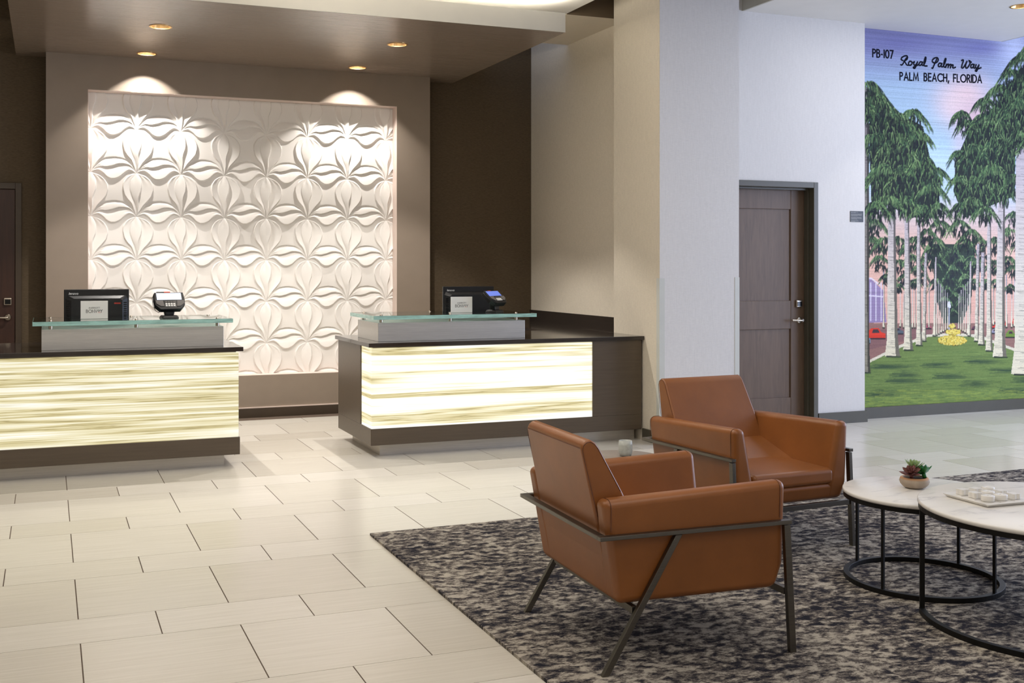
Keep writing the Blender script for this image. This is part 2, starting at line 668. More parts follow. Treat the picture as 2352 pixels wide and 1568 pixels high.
def ribbon(poly, w):
    """flat stroke with square ends; returns verts2d, faces"""
    P = [Vector((p[0], p[1])) for p in poly]
    Q = [P[0]]
    for p in P[1:]:
        if (p - Q[-1]).length > 1e-6:
            Q.append(p)
    P = Q
    if len(P) < 2:
        return [], []
    d0 = (P[1] - P[0]).normalized()
    d1 = (P[-1] - P[-2]).normalized()
    P[0] = P[0] - d0 * w * .4
    P[-1] = P[-1] + d1 * w * .4
    vs_, fs = [], []
    for i, p in enumerate(P):
        a = (p - P[i - 1]).normalized() if i > 0 else None
        b = (P[i + 1] - p).normalized() if i < len(P) - 1 else None
        if a is None:
            t = b
            k = 1
        elif b is None:
            t = a
            k = 1
        else:
            t = (a + b)
            if t.length < 1e-4:
                t = a
            t.normalize()
            k = 1 / max(0.45, t.dot(a))
        n = Vector((-t.y, t.x)) * (w / 2 * k)
        vs_ += [p + n, p - n]
    for i in range(len(P) - 1):
        fs.append((2 * i, 2 * i + 1, 2 * i + 3, 2 * i + 2))
    return vs_, fs


def lettering(name, strokes, w, mat, parent, place):
    """strokes: list of 2D polylines; place maps (x,y) to a 3D point"""
    mb = MB()
    for k, st in enumerate(strokes):
        a, f = ribbon(st, w)
        if f:
            mb.add([Vector(place(p.x, p.y)) + Vector((0, -0.00010 * k - .000008 * i, 0)) for i, p in enumerate(a)], f)
    return mb.build(name, mat, parent)


def text_strokes(txt, h, gap=.24, slant=0.0, squeeze=1.0):
    x = 0.0
    out = []
    for ch in txt:
        w, st = GLYPH[ch]
        for s in st:
            out.append([((x + p[0] * squeeze + slant * p[1]) * h, p[1] * h) for p in s])
        x += w * squeeze + gap
    return out, (x - gap) * h

# ================================================================== SETTING
# ---- floor: grout bed with tiles laid on it ----
floor = struct(MB().box(-6, 11.4, -4, 11, -0.12, -0.0018).build('floor', 'grout'))
RX0, RY1 = 1.62, 5.62            # rug corner
PER, SM = 0.9117, 0.3045
LX = 0.611


def tile_mesh(w, d):
    w, d = w - 0.0050, d - 0.0026
    return MB().box(-w / 2, w / 2, -d / 2, d / 2, -0.009, 0).mesh('tile')


tm_big, tm_small = tile_mesh(LX, PER - SM), tile_mesh(LX, SM)
rest = MB()
for k in range(-9, 8):
    y_s = 4.415 + PER * k
    for y0, d, x_off, tm in ((y_s, SM, 0.4235, tm_small), (y_s + SM, PER - SM, 0.729, tm_big)):
        y1 = y0 + d
        if y1 > 10.75:
            continue
        for j in range(-12, 19):
            x0 = x_off + LX * j
            x1 = x0 + LX
            if x1 < -5.9 or x0 > 11.1:
                continue
            cxm, cym = (x0 + x1) / 2, (y0 + y1) / 2
            seen = y1 > 3.3 and x1 > -0.05 * y1 - 0.05 and x0 < 1.16 * y1 + 0.1
            if x0 > RX0 and y1 < RY1:
                seen = False                        # wholly under the rug
            if y0 > 8.3 and not (1.0 < x1 and x0 < 3.0):
                seen = False                        # behind the desks and walls
            if y0 > 7.6 and x0 > 4.6 and x1 < 5.5:
                seen = False
            if seen:
                link('tile', tm, 'vein_cut_tile', floor, (cxm, cym, 0))
            else:
                rest.box(x0 + .0025, x1 - .0025, y0 + .0013, y1 - .0013, -0.009, 0)
tag(rest.build('tile', 'vein_cut_tile', floor), kind='stuff')

# ---- taupe feature wall with a niche ----
NX0, NX1, NZ0, NZ1 = 0.342, 3.278, 0.400, 3.0527
w = MB()
w.box(-0.0125, NX0, 10.39, 10.66, 0, 3.40)
w.box(NX1, 3.63, 10.39, 10.66, 0, 3.40)
w.box(NX0, NX1, 10.39, 10.66, 0, NZ0)
w.box(NX0, NX1, 10.39, 10.66, NZ1, 3.40)
wall_centre = struct(w.build('wall_centre', 'taupe_paint'))
MB().box(NX0, NX1, 10.55, 10.66, NZ0, NZ1).build('niche_back', 'niche_paint', wall_centre)
l = MB()   # pale lining of the niche
l.box(NX1 - 0.004, NX1, 10.392, 10.55, NZ0, NZ1)
l.box(NX0, NX0 + 0.004, 10.392, 10.55, NZ0, NZ1)
l.box(NX0, NX1, 10.392, 10.55, NZ1 - 0.004, NZ1)
l.box(NX0, NX1, 10.392, 10.55, NZ0, NZ0 + 0.004)
l.build('niche_lining', 'niche_paint', wall_centre)
bb = struct(MB().box(-0.0125, 3.63, 10.372, 10.39, 0, 0.088).build('baseboard_back', 'dark_base'))
MB().box(-0.0125, 3.63, 10.378, 10.39, 0.088, 0.098).build('shadow_gap_strip', 'niche_paint', bb)

# ---- dark grasscloth wall behind ----
struct(MB().box(-6, 4.9, 10.64, 10.8, 0, 4.4).build('wall_back', 'dark_grasscloth'))
# ---- beige side wall and the deep column ----
struct(MB().box(4.875, 5.0, 8.367, 10.8, 0, 4.4).build('wall_side', 'beige_linen'))
wall_col = struct(MB().box(4.63, 5.396, 7.61, 8.367, 0, 4.4).build('wall_column', 'beige_linen'))
MB().box(4.632, 5.396, 7.6085, 7.61, 0, 4.4).build('column_face', 'white_linen', wall_col)
struct(MB().box(4.615, 4.63, 7.595, 7.86, 0, 0.10).box(4.615, 5.411, 7.593, 7.6085, 0, 0.10).build('baseboard_column', 'olive_base'))
for i, (gx, s) in enumerate(((4.63, 1), (5.396, -1))):
    g = MB()
    if s > 0:
        g.box(gx, gx + 0.046, 7.6055, 7.6083, 0.10, 1.35)
        g.box(gx - 0.003, gx, 7.6055, 7.652, 0.10, 1.35)
    else:
        g.box(gx - 0.042, gx + 0.003, 7.6055, 7.6083, 0.10, 1.355)
        g.box(gx, gx + 0.003, 7.6083, 7.652, 0.10, 1.355)
    struct(g.build('trim_%d' % (i + 1), 'guard_plastic'))

# ---- wall with the walnut door ----
DY = 8.035
w = MB()
w.box(6.55, 7.09, DY, 8.30, 0, 3.75)
w.box(5.396, 6.55, DY, 8.30, 2.21, 4.4)
w.box(5.396, 5.52, DY, 8.30, 0, 2.21)
w.box(6.55, 7.09, DY + .02, 8.30, 3.74, 4.4)
struct(w.build('wall_door', 'white_linen'))
struct(MB().box(6.553, 7.108, DY - 0.018, DY, 0, 0.105).box(7.09, 7.108, DY, 8.176, 0, 0.105).build('baseboard_door', 'olive_base'))


def lever_set(parent, x, y, z, zr, xr, s):
    """rosette + lever, card reader; s = direction of the lever"""
    h = MB()
    h.lathe([(0.030, 0), (0.030, 0.010), (0.024, 0.014)], 24)
    ro = h.build('rosette', 'nickel', parent, (x, y, z), (radians(90), 0, 0))
    lv = MB()
    lv.tube([(0, -0.012, 0), (0, -0.055, 0)], 0.011, 12)
    lv.tube([(0, -0.055, 0), (s * 0.03, -0.060, 0), (s * 0.075, -0.056, 0.001), (s * 0.115, -0.050, 0.002)], 0.0095, 10)
    lv.build('lever', 'nickel', parent, (x, y, z))
    rd = MB().box(-0.034, 0.034, -0.022, 0, -0.034, 0.034).build('card_reader', 'nickel', parent, (xr, y, zr), bevel=0.008, seg=3)
    MB().box(-0.024, 0.024, -0.0245, -0.022, -0.024, 0.018).build('reader_face', 'black_gloss', rd)


d2 = struct(empty('door_2', (6.05, DY, 0)))
fr = MB()
ox = 6.05
fr.box(6.501 - ox, 6.55 - ox, -0.012, 0.20, 0, 2.21)
fr.box(5.52 - ox, 5.569 - ox, -0.012, 0.20, 0, 2.21)
fr.box(5.569 - ox, 6.501 - ox, -0.012, 0.20, 2.158, 2.21)
fr.build('frame', 'door_frame_paint', d2, bevel=0.003)
st = MB()
st.box(6.487 - ox, 6.501 - ox, 0.055, 0.110, 0, 2.158)
st.box(5.569 - ox, 5.583 - ox, 0.055, 0.110, 0, 2.158)
st.box(5.583 - ox, 6.487 - ox, 0.055, 0.110, 2.140, 2.158)
st.build('door_stop', 'door_frame_paint', d2, bevel=0.002)
lf = MB()
LY0, LY1 = 0.112, 0.156
L0, L1 = 5.572 - ox, 6.498 - ox
p0, p1 = 5.725 - ox, 6.342 - ox
lf.box(L0, p0, LY0, LY1, 0.008, 2.152)
lf.box(p1, L1, LY0, LY1, 0.008, 2.152)
for z0, z1 in ((0.008, 0.248), (0.874, 1.133), (1.966, 2.152)):
    lf.box(p0, p1, LY0, LY1, z0, z1)
leaf = lf.build('door_leaf', 'walnut_door', d2, bevel=0.004)
for z0, z1 in ((0.248, 0.874), (1.133, 1.966)):
    MB().box(p0, p1, LY0 + 0.014, LY1 - 0.004, z0, z1).build('door_panel', 'walnut_door', leaf)
lever_set(d2, 6.435 - ox, LY0, 0.952, 1.104, 6.425 - ox, -1)

d1 = struct(empty('door_1', (-0.72, 10.64, 0)))
fr = MB()
fr.box(0.448, 0.501, -0.03, 0, 0, 2.203)
fr.box(-0.501, -0.448, -0.03, 0, 0, 2.203)
fr.box(-0.448, 0.448, -0.03, 0, 2.146, 2.203)
fr.build('frame', 'dark_base', d1, bevel=0.004)
MB().box(-0.446, 0.446, -0.015, 0, 0.005, 2.143).build('door_leaf', 'dark_door', d1, bevel=0.003)
lever_set(d1, 0.386, -0.015, 0.984, 1.128, 0.385, -1)

# ---- mural wall, right wall with the window band ----
MY = 8.191
RW = 11.2
struct(MB().box(7.0, RW + .1, MY + 0.002, 8.30, 0, 4.4).build('wall_mural', 'white_linen'))
struct(MB().box(7.108, RW, MY - 0.018, MY + 0.002, 0, 0.106).build('baseboard_mural', 'olive_base'))
w = MB()
w.box(RW, RW + .16, 7.2, MY, 0, 4.4)
w.box(RW, RW + .16, -4, 0.2, 0, 4.4)
w.box(RW, RW + .16, 0.2, 7.2, 3.7, 4.4)
w.box(RW, RW + .16, 0.2, 7.2, 0, 0.28)
struct(w.build('wall_right', 'white_linen'))
win = MB()
for y in (0.2, 1.95, 3.7, 5.4, 7.14):
    win.box(RW + .02, RW + .10, y, y + 0.06, 0.28, 3.7)
win.box(RW + .02, RW + .10, 0.2, 7.2, 0.28, 0.34)
win.box(RW + .02, RW + .10, 0.2, 7.2, 3.64, 3.7)
wn = struct(win.build('window_1', 'olive_base'))
for y in (0.26, 2.01, 3.76, 5.46):
    MB().box(RW + .06, RW + .066, y, y + 1.64, 0.34, 3.64).build('pane', 'aqua_glass', wn)
struct(MB().box(-6.1, -5.9, -4, 10.8, 0, 4.4).build('wall_left', 'beige_linen'))
struct(MB().box(-6, RW + .1, -4.2, -4, 0, 4.4).build('wall_rear', 'beige_linen'))


# ---- ceilings ----
def plate_with_holes(name, mat, x0, x1, y0, y1, z, holes, up=0.0):
    """horizontal sheet (thickness up) with round openings"""
    pts = [Vector((x0, y0)), Vector((x1, y0)), Vector((x1, y1)), Vector((x0, y1))]
    edges = [(0, 1), (1, 2), (2, 3), (3, 0)]
    n = 32
    for hx, hy, r in holes:
        k = len(pts)
        pts += [Vector((hx + r * cos(2 * pi * i / n), hy + r * sin(2 * pi * i / n))) for i in range(n)]
        edges += [(k + i, k + (i + 1) % n) for i in range(n)]
    res = geometry.delaunay_2d_cdt(pts, edges, [], 1, 1e-5)
    V, Fc = res[0], res[2]
    keep = []
    for f in Fc:
        c = sum((V[i] for i in f), Vector((0, 0))) / len(f)
        if all((c - Vector((hx, hy))).length > r * 0.98 for hx, hy, r in holes):
            keep.append(f)
    mb = MB()
    mb.add([(v.x, v.y, z) for v in V], [tuple(f) for f in keep])
    if up:
        mb.add([(x0, y0, z), (x1, y0, z), (x1, y1, z), (x0, y1, z), (x0, y0, z + up), (x1, y0, z + up), (x1, y1, z + up), (x0, y1, z + up)],
               [(0, 1, 5, 4), (1, 2, 6, 5), (2, 3, 7, 6), (3, 0, 4, 7), (4, 5, 6, 7)])
    return mb


SOFF = 3.366
DL = [(0.8449, 8.9538), (0.8354, 10.1412), (2.8243, 8.9362), (2.793, 10.1191)]
HR = 0.078
so = plate_with_holes('ceiling_soffit', '', -0.267, 3.963, 7.982, 10.64, SOFF, [(x, y, HR) for x, y in DL])
soffit = struct(so.build('ceiling_soffit', 'soffit_laminate'))
f = MB()
f.box(-0.267, 3.963, 7.975, 7.982, SOFF, 3.524)
f.box(3.957, 3.963, 7.982, 10.64, SOFF + .001, 3.524)
f.box(-0.267, -0.261, 7.982, 10.64, SOFF + .001, 3.524)
f.build('fascia', 'grey_paint', soffit)
MB().box(-0.255, 3.95, 7.99, 10.64, 3.515, 3.524).build('soffit_lid', 'white_paint', soffit)
MB().box(-0.2, 3.9, 8.05, 8.07, 3.524, 3.532).build('cove_strip', 'cove_led', soffit)
area_light('cove_light', (1.85, 8.09, 3.54), (radians(180), 0, 0), 4.1, 0.06, 70, (1.0, 0.93, 0.80))
struct(MB().box(-6, 4.265, -4, 8.8, 3.672, 3.72).box(-0.26, 4.265, 8.8, 10.7, 3.672, 3.72).build('ceiling', 'white_paint'))
struct(MB().box(-6, -0.26, 8.8, 10.8, 4.4, 4.45).box(-6, -0.26, 8.78, 8.8, 3.72, 4.4).box(-0.262, -0.242, 8.8, 10.7, 3.72, 4.4).build('ceiling_corner', 'panel_paint'))
struct(plate_with_holes('ceiling_lounge', '', 5.75, 8.94, -4, 8.2, 3.705, [(7.8808, 7.0076, HR)]).build('ceiling_lounge', 'white_paint'))
struct(MB().box(5.73, 5.75, -4, 8.035, 3.705, 4.4).build('ceiling_lounge_fascia', 'grey_paint'))
struct(MB().box(8.94, 8.96, -4, 8.19, 3.705, 4.4).build('ceiling_lounge_edge', 'grey_paint'))
struct(MB().box(8.94, 11.3, -4, 8.3, 4.4, 4.45).build('ceiling_window_bay', 'white_paint'))
struct(MB().box(4.25, 5.76, -4, 10.8, 4.4, 4.45).build('ceiling_slot', 'brown_paint'))
struct(MB().box(4.245, 4.265, -4, 8.56, 3.72, 4.4).build('ceiling_fascia', 'brown_paint'))
panel = struct(MB().box(4.268, 4.875, 8.565, 9.757, 3.667, 3.69).build('ceiling_panel', 'panel_paint'))
MB().box(4.268, 4.875, 8.555, 8.565, 3.667, 4.4).build('panel_fascia', 'brown_paint', panel)


def downlight(x, y, z, label, power, half, color, cat='light', off=0.0):
    e = empty('downlight', (x, y, z))
    tag(e, label, cat, 'recessed ceiling downlights')
    MB().disc_ring(0, 2 * pi, HR - 0.001, HR + 0.012, -0.004, 0.0, 40).build('trim_ring', 'gold_reflector', e)
    c = MB()
    c.lathe([(HR - 0.001, 0.0), (HR - 0.008, 0.02), (0.056, 0.055), (0.048, 0.082)], 32, cap=False)
    c.build('reflector', 'gold_reflector', e)
    MB().lathe([(0.0, 0.0), (0.048, 0.0), (0.048, 0.004)], 24, (0, 0, 0.082)).build('lens', 'lamp_lens', e)
    d = bpy.data.lights.new('downlight_lamp', 'SPOT')
    d.energy = power
    d.color = color
    d.spot_size = radians(2 * half)
    d.spot_blend = 0.22
    d.shadow_soft_size = 0.02
    o = bpy.data.objects.new('downlight_lamp', d)
    COL.objects.link(o)
    o.location = (0, off, 0.066)
    o.parent = e
    return e


LAMP = (1.0, 0.945, 0.885)
downlight(*DL[0], SOFF, 'recessed downlight with gold reflector in the soffit, nearest the upper left of the picture', 185, 49, LAMP)
downlight(*DL[1], SOFF, 'recessed downlight close to the taupe wall above the left part of the white panel', 122, 50, LAMP, off=0.02)
downlight(*DL[2], SOFF, 'recessed downlight with gold reflector near the right end of the soffit, farther from the wall', 185, 49, LAMP)
downlight(*DL[3], SOFF, 'recessed downlight close to the taupe wall above the right part of the white panel', 122, 50, LAMP, off=0.02)
downlight(7.8808, 7.0076, 3.705, 'recessed downlight in the pale ceiling above the palm mural, at the picture edge', 40, 50, (1.0, 0.94, 0.86))

# ---- floral relief tiles in the niche ----
def curve_table(pts, n=201, sm=9):
    x = np.linspace(0, 1, n)
    p = np.array(pts, float)
    y = np.interp(x, p[:, 0], p[:, 1])
    yp = np.pad(y, sm, mode='edge')
    for _ in range(2):
        yp = np.convolve(yp, np.ones(sm) / sm, mode='same')
    y2 = yp[sm:-sm]
    k = np.clip(np.minimum(x, 1 - x) / 0.06, 0, 1)
    return y2 * k + y * (1 - k)


TX = np.linspace(0, 1, 201)
T0 = curve_table([(0, .0), (.07, .12), (.2, .27), (.34, .345), (.51, .37), (.69, .345), (.84, .27), (.93, .17), (1, 0)])
T1 = curve_table([(0, 0), (.1, .10), (.2, .145), (.34, .13), (.49, .165), (.6, .21), (.71, .215), (.83, .19), (.92, .12), (1, 0)])
T2 = curve_table([(0, -.005), (.06, .04), (.17, .055), (.27, 0), (.34, -.085), (.43, -.135), (.53, -.135), (.64, -.085), (.74, .01), (.84, .065), (.93, .05), (1, -.005)])
V0 = curve_table([(0, 0), (.13, -.04), (.31, -.11), (.41, -.205), (.51, -.265), (.68, -.30), (.79, -.285), (.91, -.21), (.97, -.10), (1, -.01)])
V1 = curve_table([(0, 0), (.15, 0), (.31, -.03), (.46, -.09), (.62, -.14), (.735, -.14), (.84, -.11), (.96, -.03), (1, 0)])
V2 = curve_table([(0, 0), (.12, .035), (.26, .05), (.43, .05), (.5, .07), (.6, .107), (.72, .12), (.85, .107), (.96, .05), (1, .0)])
V3 = curve_table([(0, .0), (.08, .06), (.15, .09), (.25, .15), (.37, .26), (.47, .34), (.62, .38), (.735, .37), (.85, .31), (.94, .20), (1, .01)])


def relief(u, v):
    """height of the flower relief, u,v in cell units"""
    h = 0.10 * np.sin(pi * u) ** 2 * np.sin(pi * v) ** 2
    inside_h = np.zeros_like(u, bool)
    for dv in (0.0, 1.0):
        w_ = v - dv
        a0, a1, a2 = (np.interp(u, TX, T) for T in (T0, T1, T2))
        A = np.sin(pi * np.clip(u, 0, 1)) ** 0.55
        up = (w_ <= a0) & (w_ > a1)
        s = (a0 - w_) / np.maximum(a0 - a1, 1e-4)
        h = np.where(up, A * (0.34 + 0.14 * s - 0.95 * np.exp(-np.clip(s, 0, 1) * 3.4)), h)
        lo = (w_ <= a1) & (w_ > a2)
        s = (a1 - w_) / np.maximum(a1 - a2, 1e-4)
        h = np.where(lo, A * (0.40 + 0.34 * s - 1.02 * np.exp(-np.clip(s, 0, 1) * 3.2)), h)
        inside_h |= up | lo
        q_ = np.clip((a0 - w_) / np.maximum(a0 - a2, 1e-4), 0, 1)
        E = np.exp(-((np.minimum(u, 1 - u) - .13) / .10) ** 2)
        h = np.where(up | lo, h + .14 * E * np.cos(2 * pi * 3.5 * q_), h)
    for du in (0.0, 1.0):
        w_ = u - du
        b0, b1, b2, b3 = (np.interp(v, TX, T) for T in (V0, V1, V2, V3))
        A = np.sin(pi * np.clip(v, 0, 1)) ** 0.55
        for lo_, hi_, h0, h1 in ((b0, b1, .72, .02), (b1, b2, .25, .85), (b2, b3, -.12, .82)):
            m_ = (w_ > lo_) & (w_ <= hi_) & ~inside_h
            s = np.clip((w_ - lo_) / np.maximum(hi_ - lo_, 1e-4), 0, 1)
            h = np.where(m_, A * (h0 + (h1 - h0) * s), h)
            q_ = np.clip((w_ - b0) / np.maximum(b3 - b0, 1e-4), 0, 1)
            E = np.exp(-((np.minimum(v, 1 - v) - .12) / .10) ** 2)
            h = np.where(m_, h + .08 * E * np.cos(2 * pi * 4 * q_), h)
    return h


CELL, AMP = 0.4045, 0.029
_cache = {}


def relief_mesh(u0, u1, v0, v1):
    key = tuple(round(q, 3) for q in (u0, u1, v0, v1))
    if key in _cache:
        return _cache[key]
    full = 112
    nu, nv = max(4, int(full * (u1 - u0))), max(4, int(full * (v1 - v0)))
    gu, gv = np.linspace(u0, u1, nu + 1), np.linspace(v0, v1, nv + 1)
    H = np.zeros((nv + 1, nu + 1))
    d = 0.55 / full
    offs = (-1.2, -0.4, 0.4, 1.2)
    for a in offs:
        for b in offs:
            U, V = np.meshgrid(np.clip(gu + a * d, 0, 1), np.clip(gv + b * d, 0, 1))
            H += relief(U, V)
    H /= len(offs) ** 2
    U, V = np.meshgrid(gu, gv)
    co = np.stack([U * CELL, -H * AMP, V * CELL], -1).reshape(-1, 3)
    idx = np.arange((nu + 1) * (nv + 1)).reshape(nv + 1, nu + 1)
    q = np.stack([idx[:-1, :-1], idx[:-1, 1:], idx[1:, 1:], idx[1:, :-1]], -1).reshape(-1, 4)
    me = bpy.data.meshes.new('panel_tile')
    me.from_pydata(co.tolist(), [], q.tolist())
    me.polygons.foreach_set('use_smooth', [True] * len(me.polygons))
    me.update()
    _cache[key] = me
    return me


rp = empty('relief_panel', (NX0, 10.53, NZ0))
tag(rp, 'white sculpted floral relief panel set in the lit niche behind the desks', 'wall panel')
FX, FZ = 0.368, 0.290
e = 0.0045
for i in range(-1, 8):
    for j in range(0, 8):
        cx0, cz0 = FX + CELL * i, FZ + CELL * j
        u0, u1 = max(0, (NX0 + e - cx0) / CELL), min(1, (NX1 - e - cx0) / CELL)
        v0, v1 = max(0, (NZ0 + e - cz0) / CELL), min(1, (NZ1 - e - cz0) / CELL)
        if u1 - u0 < 0.02 or v1 - v0 < 0.02:
            continue
        link('panel_tile', relief_mesh(u0, u1, v0, v1), 'plaster_relief', rp, (cx0 - NX0, 0.0, cz0 - NZ0))

# ================================================================== RECEPTION DESKS
MIR = 3.571


def mx(x, m):
    return MIR - x if m else x


def mbox(mb, m, x0, x1, y0, y1, z0, z1, o=(0, 0, 0)):
    a, b = mx(x0, m), mx(x1, m)
    if a > b:
        a, b = b, a
    return mb.box(a - o[0], b - o[0], y0 - o[1], y1 - o[1], z0 - o[2], z1 - o[2])


def desk(m, who, ony):
    c = (mx(3.44, m), 8.35, 0)
    d = empty('reception_desk', c)
    tag(d, 'dark brown reception desk with glowing onyx front, ' + who, 'reception desk', 'backlit onyx reception desks')
    b = MB()
    mbox(b, m, 2.275, 4.612, 7.864, 8.845, 0.092, 0.2185, c)          # apron
    mbox(b, m, 4.157, 4.612, 7.864, 8.845, 0.2185, 0.836, c)          # blank end
    mbox(b, m, 2.275, 4.157, 8.154, 8.845, 0.2185, 0.836, c)          # carcass behind the stone
    mbox(b, m, 2.31, 4.157, 7.895, 8.154, 0.2185, 0.826, c)           # light box
    mbox(b, m, 2.30, 4.157, 7.885, 8.154, 0.826, 0.836, c)
    b.build('body', 'desk_laminate', d, bevel=0.003)
    t = MB()
    mbox(t, m, 2.3746, 4.60, 7.964, 8.755, 0.0, 0.092, c)
    t.build('toe_kick', 'brushed_steel_warm', d)
    f = MB()
    mbox(f, m, 2.284, 4.155, 7.873, 7.893, 0.2185, 0.828, c)
    f.build('onyx_panel', ony, d)
    s = MB()
    mbox(s, m, 2.284, 2.304, 7.8945, 8.152, 0.2185, 0.828, c)
    s.build('onyx_panel', ony, d)
    return d


desk(False, 'the right one against the beige column', 'onyx_right')
desk(True, 'the left one, cut by the picture edge', 'onyx_left')


def countertop(m, label):
    c = (mx(3.44, m), 8.35, 0.836)
    b = MB()
    mbox(b, m, 2.254, 4.628, 7.844, 8.366, 0.836, 0.867, c)
    mbox(b, m, 2.254, 4.628, 8.366, 8.875, 0.836, 0.867, c)
    if not m:
        mbox(b, m, 4.628, 4.873, 8.369, 8.875, 0.836, 0.867, c)
        mbox(b, m, 4.20, 4.873, 8.875, 10.638, 0.836, 0.867, c)
    o = b.build('countertop', 'quartz_top', None, c, bevel=0.002)
    return tag(o, label, 'countertop', 'dark polished countertops')


countertop(False, 'dark polished countertop of the right desk running back along the beige wall')
countertop(True, 'dark polished countertop of the left desk, cut by the picture edge')
bs = MB().box(-0.009, 0.009, -1.134, 1.134, 0, 0.11).build('backsplash', 'quartz_top', None, (4.864, 9.503, 0.867))
tag(bs, 'low dark backsplash strip along the beige side wall', 'backsplash')
cb = empty('back_cabinet', (4.55, 9.78, 0))
tag(cb, 'dark brown base cabinet under the counter along the beige side wall', 'cabinet')
MB().box(-0.33, 0.322, -0.86, 0.85, 0.09, 0.8355).build('body', 'desk_laminate', cb)
MB().box(-0.28, 0.322, -0.86, 0.85, 0.0, 0.09).build('toe_kick', 'brushed_steel_warm', cb)
for k in range(3):
    dd = MB().box(-0.35, -0.331, -0.85 + k * 0.567, -0.85 + k * 0.567 + 0.56, 0.10, 0.825).build('door', 'desk_laminate', cb, bevel=0.002)
    MB().tube([(-0.375, -0.62 + k * 0.567, 0.74), (-0.375, -0.52 + k * 0.567, 0.74)], 0.006).build('handle', 'nickel', dd)


def riser(m, who):
    c = (mx(2.991, m), 8.29, 0.867)
    b = MB()
    mbox(b, m, 2.372, 3.61, 8.0, 8.58, 0.867, 1.0115, c)
    o = b.build('counter_riser', 'brushed_steel', None, c, bevel=0.0015)
    tag(o, 'brushed steel box riser standing on the ' + who + ' countertop', 'riser', 'steel counter risers')
    gx0, gx1 = (2.325, 3.69) if not m else (3.571 - 3.665, 3.571 - 2.313)
    g = empty('glass_shelf', ((gx0 + gx1) / 2, 8.30, 1.0115))
    tag(g, 'thick aqua glass shelf on steel standoffs above the ' + who + ' riser', 'shelf', 'glass transaction shelves')
    w2 = (gx1 - gx0) / 2
    MB().box(-w2, w2, -0.35, 0.34, 0.0265, 0.0565).build('glass_slab', 'aqua_glass', g, bevel=0.003)
    eg = MB()
    eg.box(-w2, w2, -0.352, -0.350, 0.0275, 0.0555)
    eg.box(-w2, w2, 0.340, 0.342, 0.0275, 0.0555)
    eg.box(-w2 - 0.002, -w2, -0.350, 0.340, 0.0275, 0.0555)
    eg.box(w2, w2 + 0.002, -0.350, 0.340, 0.0275, 0.0555)
    eg.build('polished_edge', 'glass_edge', g)
    for px in (2.41, 2.98, 3.55):
        for py in (-0.255, 0.235):
            MB().lathe([(0.0135, 0), (0.0135, 0.0262)], 16, (mx(px, m) - (gx0 + gx1) / 2, py, 0)).build('standoff', 'nickel', g)
            cp = MB().lathe([(0.011, 0.0567), (0.011, 0.060), (0.006, 0.064), (0.0, 0.065)], 16, (mx(px, m) - (gx0 + gx1) / 2, py, 0))
            cp.build('standoff_cap', 'nickel', g)


riser(False, 'right')
riser(True, 'left')


# ---- monitors seen from behind ----
def monitor(x, y, rz, label, red):
    e = empty('monitor', (x, y, 0.867), rz)
    tag(e, label, 'monitor', 'monitors on the reception desks')
    W2 = 0.236
    MB().box(-W2, W2, -0.012, 0.012, 0.115, 0.405).build('housing', 'black_plastic', e, bevel=0.004)
    hp = MB()
    a = [(-0.21, 0.36), (0.21, 0.36), (0.225, 0.335), (0.225, 0.135), (-0.225, 0.135), (-0.225, 0.335)]
    b_ = [(-0.165, 0.335), (0.165, 0.335), (0.185, 0.32), (0.185, 0.145), (-0.185, 0.145), (-0.185, 0.32)]
    n = len(a)
    hp.add([(p, -0.012, q) for p, q in a] + [(p, -0.04, q) for p, q in b_],
           [(i, (i + 1) % n, n + (i + 1) % n, n + i) for i in range(n)] + [tuple(range(n, 2 * n))])
    hp.build('rear_hump', 'black_plastic', e)
    for sx in (-1, 1):
        v = MB()
        for i in range(9):
            v.box(sx * 0.205 - 0.012, sx * 0.205 + 0.012, -0.034, -0.028, 0.17 + i * 0.016, 0.178 + i * 0.016)
        v.build('vent', 'black_gloss', e)
    MB().box(-0.032, 0.032, -0.03, 0.0, 0.02, 0.15).build('stand_neck', 'black_plastic', e, bevel=0.006)
    MB().box(-0.13, 0.13, -0.11, 0.09, 0.0, 0.02).build('stand_foot', 'black_plastic', e, bevel=0.006)
    MB().box(-W2 + 0.01, W2 - 0.01, 0.012, 0.0135, 0.13, 0.395).build('screen', 'black_gloss', e)
    st, w_ = text_strokes('lqnqvq'.replace('lq', 'le', 1), 0.016, 0.20, 0.22)
    lettering('maker_name', st, 0.0030, 'logo_silver', e, lambda p, q: (-W2 + 0.035 + p, -0.0131, 0.366 + q))
    if red:
        MB().box(0.125, 0.172, -0.0412, -0.040, 0.292, 0.303).build('red_badge', 'red_mark', e)
    MB().box(-0.16, -0.12, -0.0412, -0.040, 0.17, 0.176).build('port_cover', 'grey_plastic', e)
    return e


monitor(0.352, 8.74, 0.0, 'black computer monitor seen from behind on the left desk', True)
monitor(3.405, 8.74, radians(0), 'black computer monitor seen from behind on the right desk', False)


def sign(x, y, label):
    e = empty('sign_holder', (x, y, 1.069))
    tag(e, label, 'sign', 'white desk signs')
    MB().box(-0.0935, 0.0935, -0.004, 0.004, 0, 0.129).build('panel', 'white_card', e, bevel=0.001)
    MB().box(-0.0935, 0.0935, 0.004, 0.05, 0, 0.003).build('foot', 'white_card', e)
    s1, w1 = text_strokes('MARRIOTT', 0.0105, 0.34)
    lettering('sign_lettering', s1, 0.0014, 'ink', e, lambda p, q: (p - w1 / 2, -0.0046, 0.0735 + q))
    s2, w2 = text_strokes('BONVoY', 0.0215, 0.22)
    lettering('sign_lettering', s2, 0.0026, 'ink', e, lambda p, q: (p - w2 / 2, -0.0046, 0.0445 + q))
    MB().box(0.026, 0.044, -0.0047, -0.004, 0.0445, 0.0462).build('underscore_mark', 'orange_plastic', e)
    return e


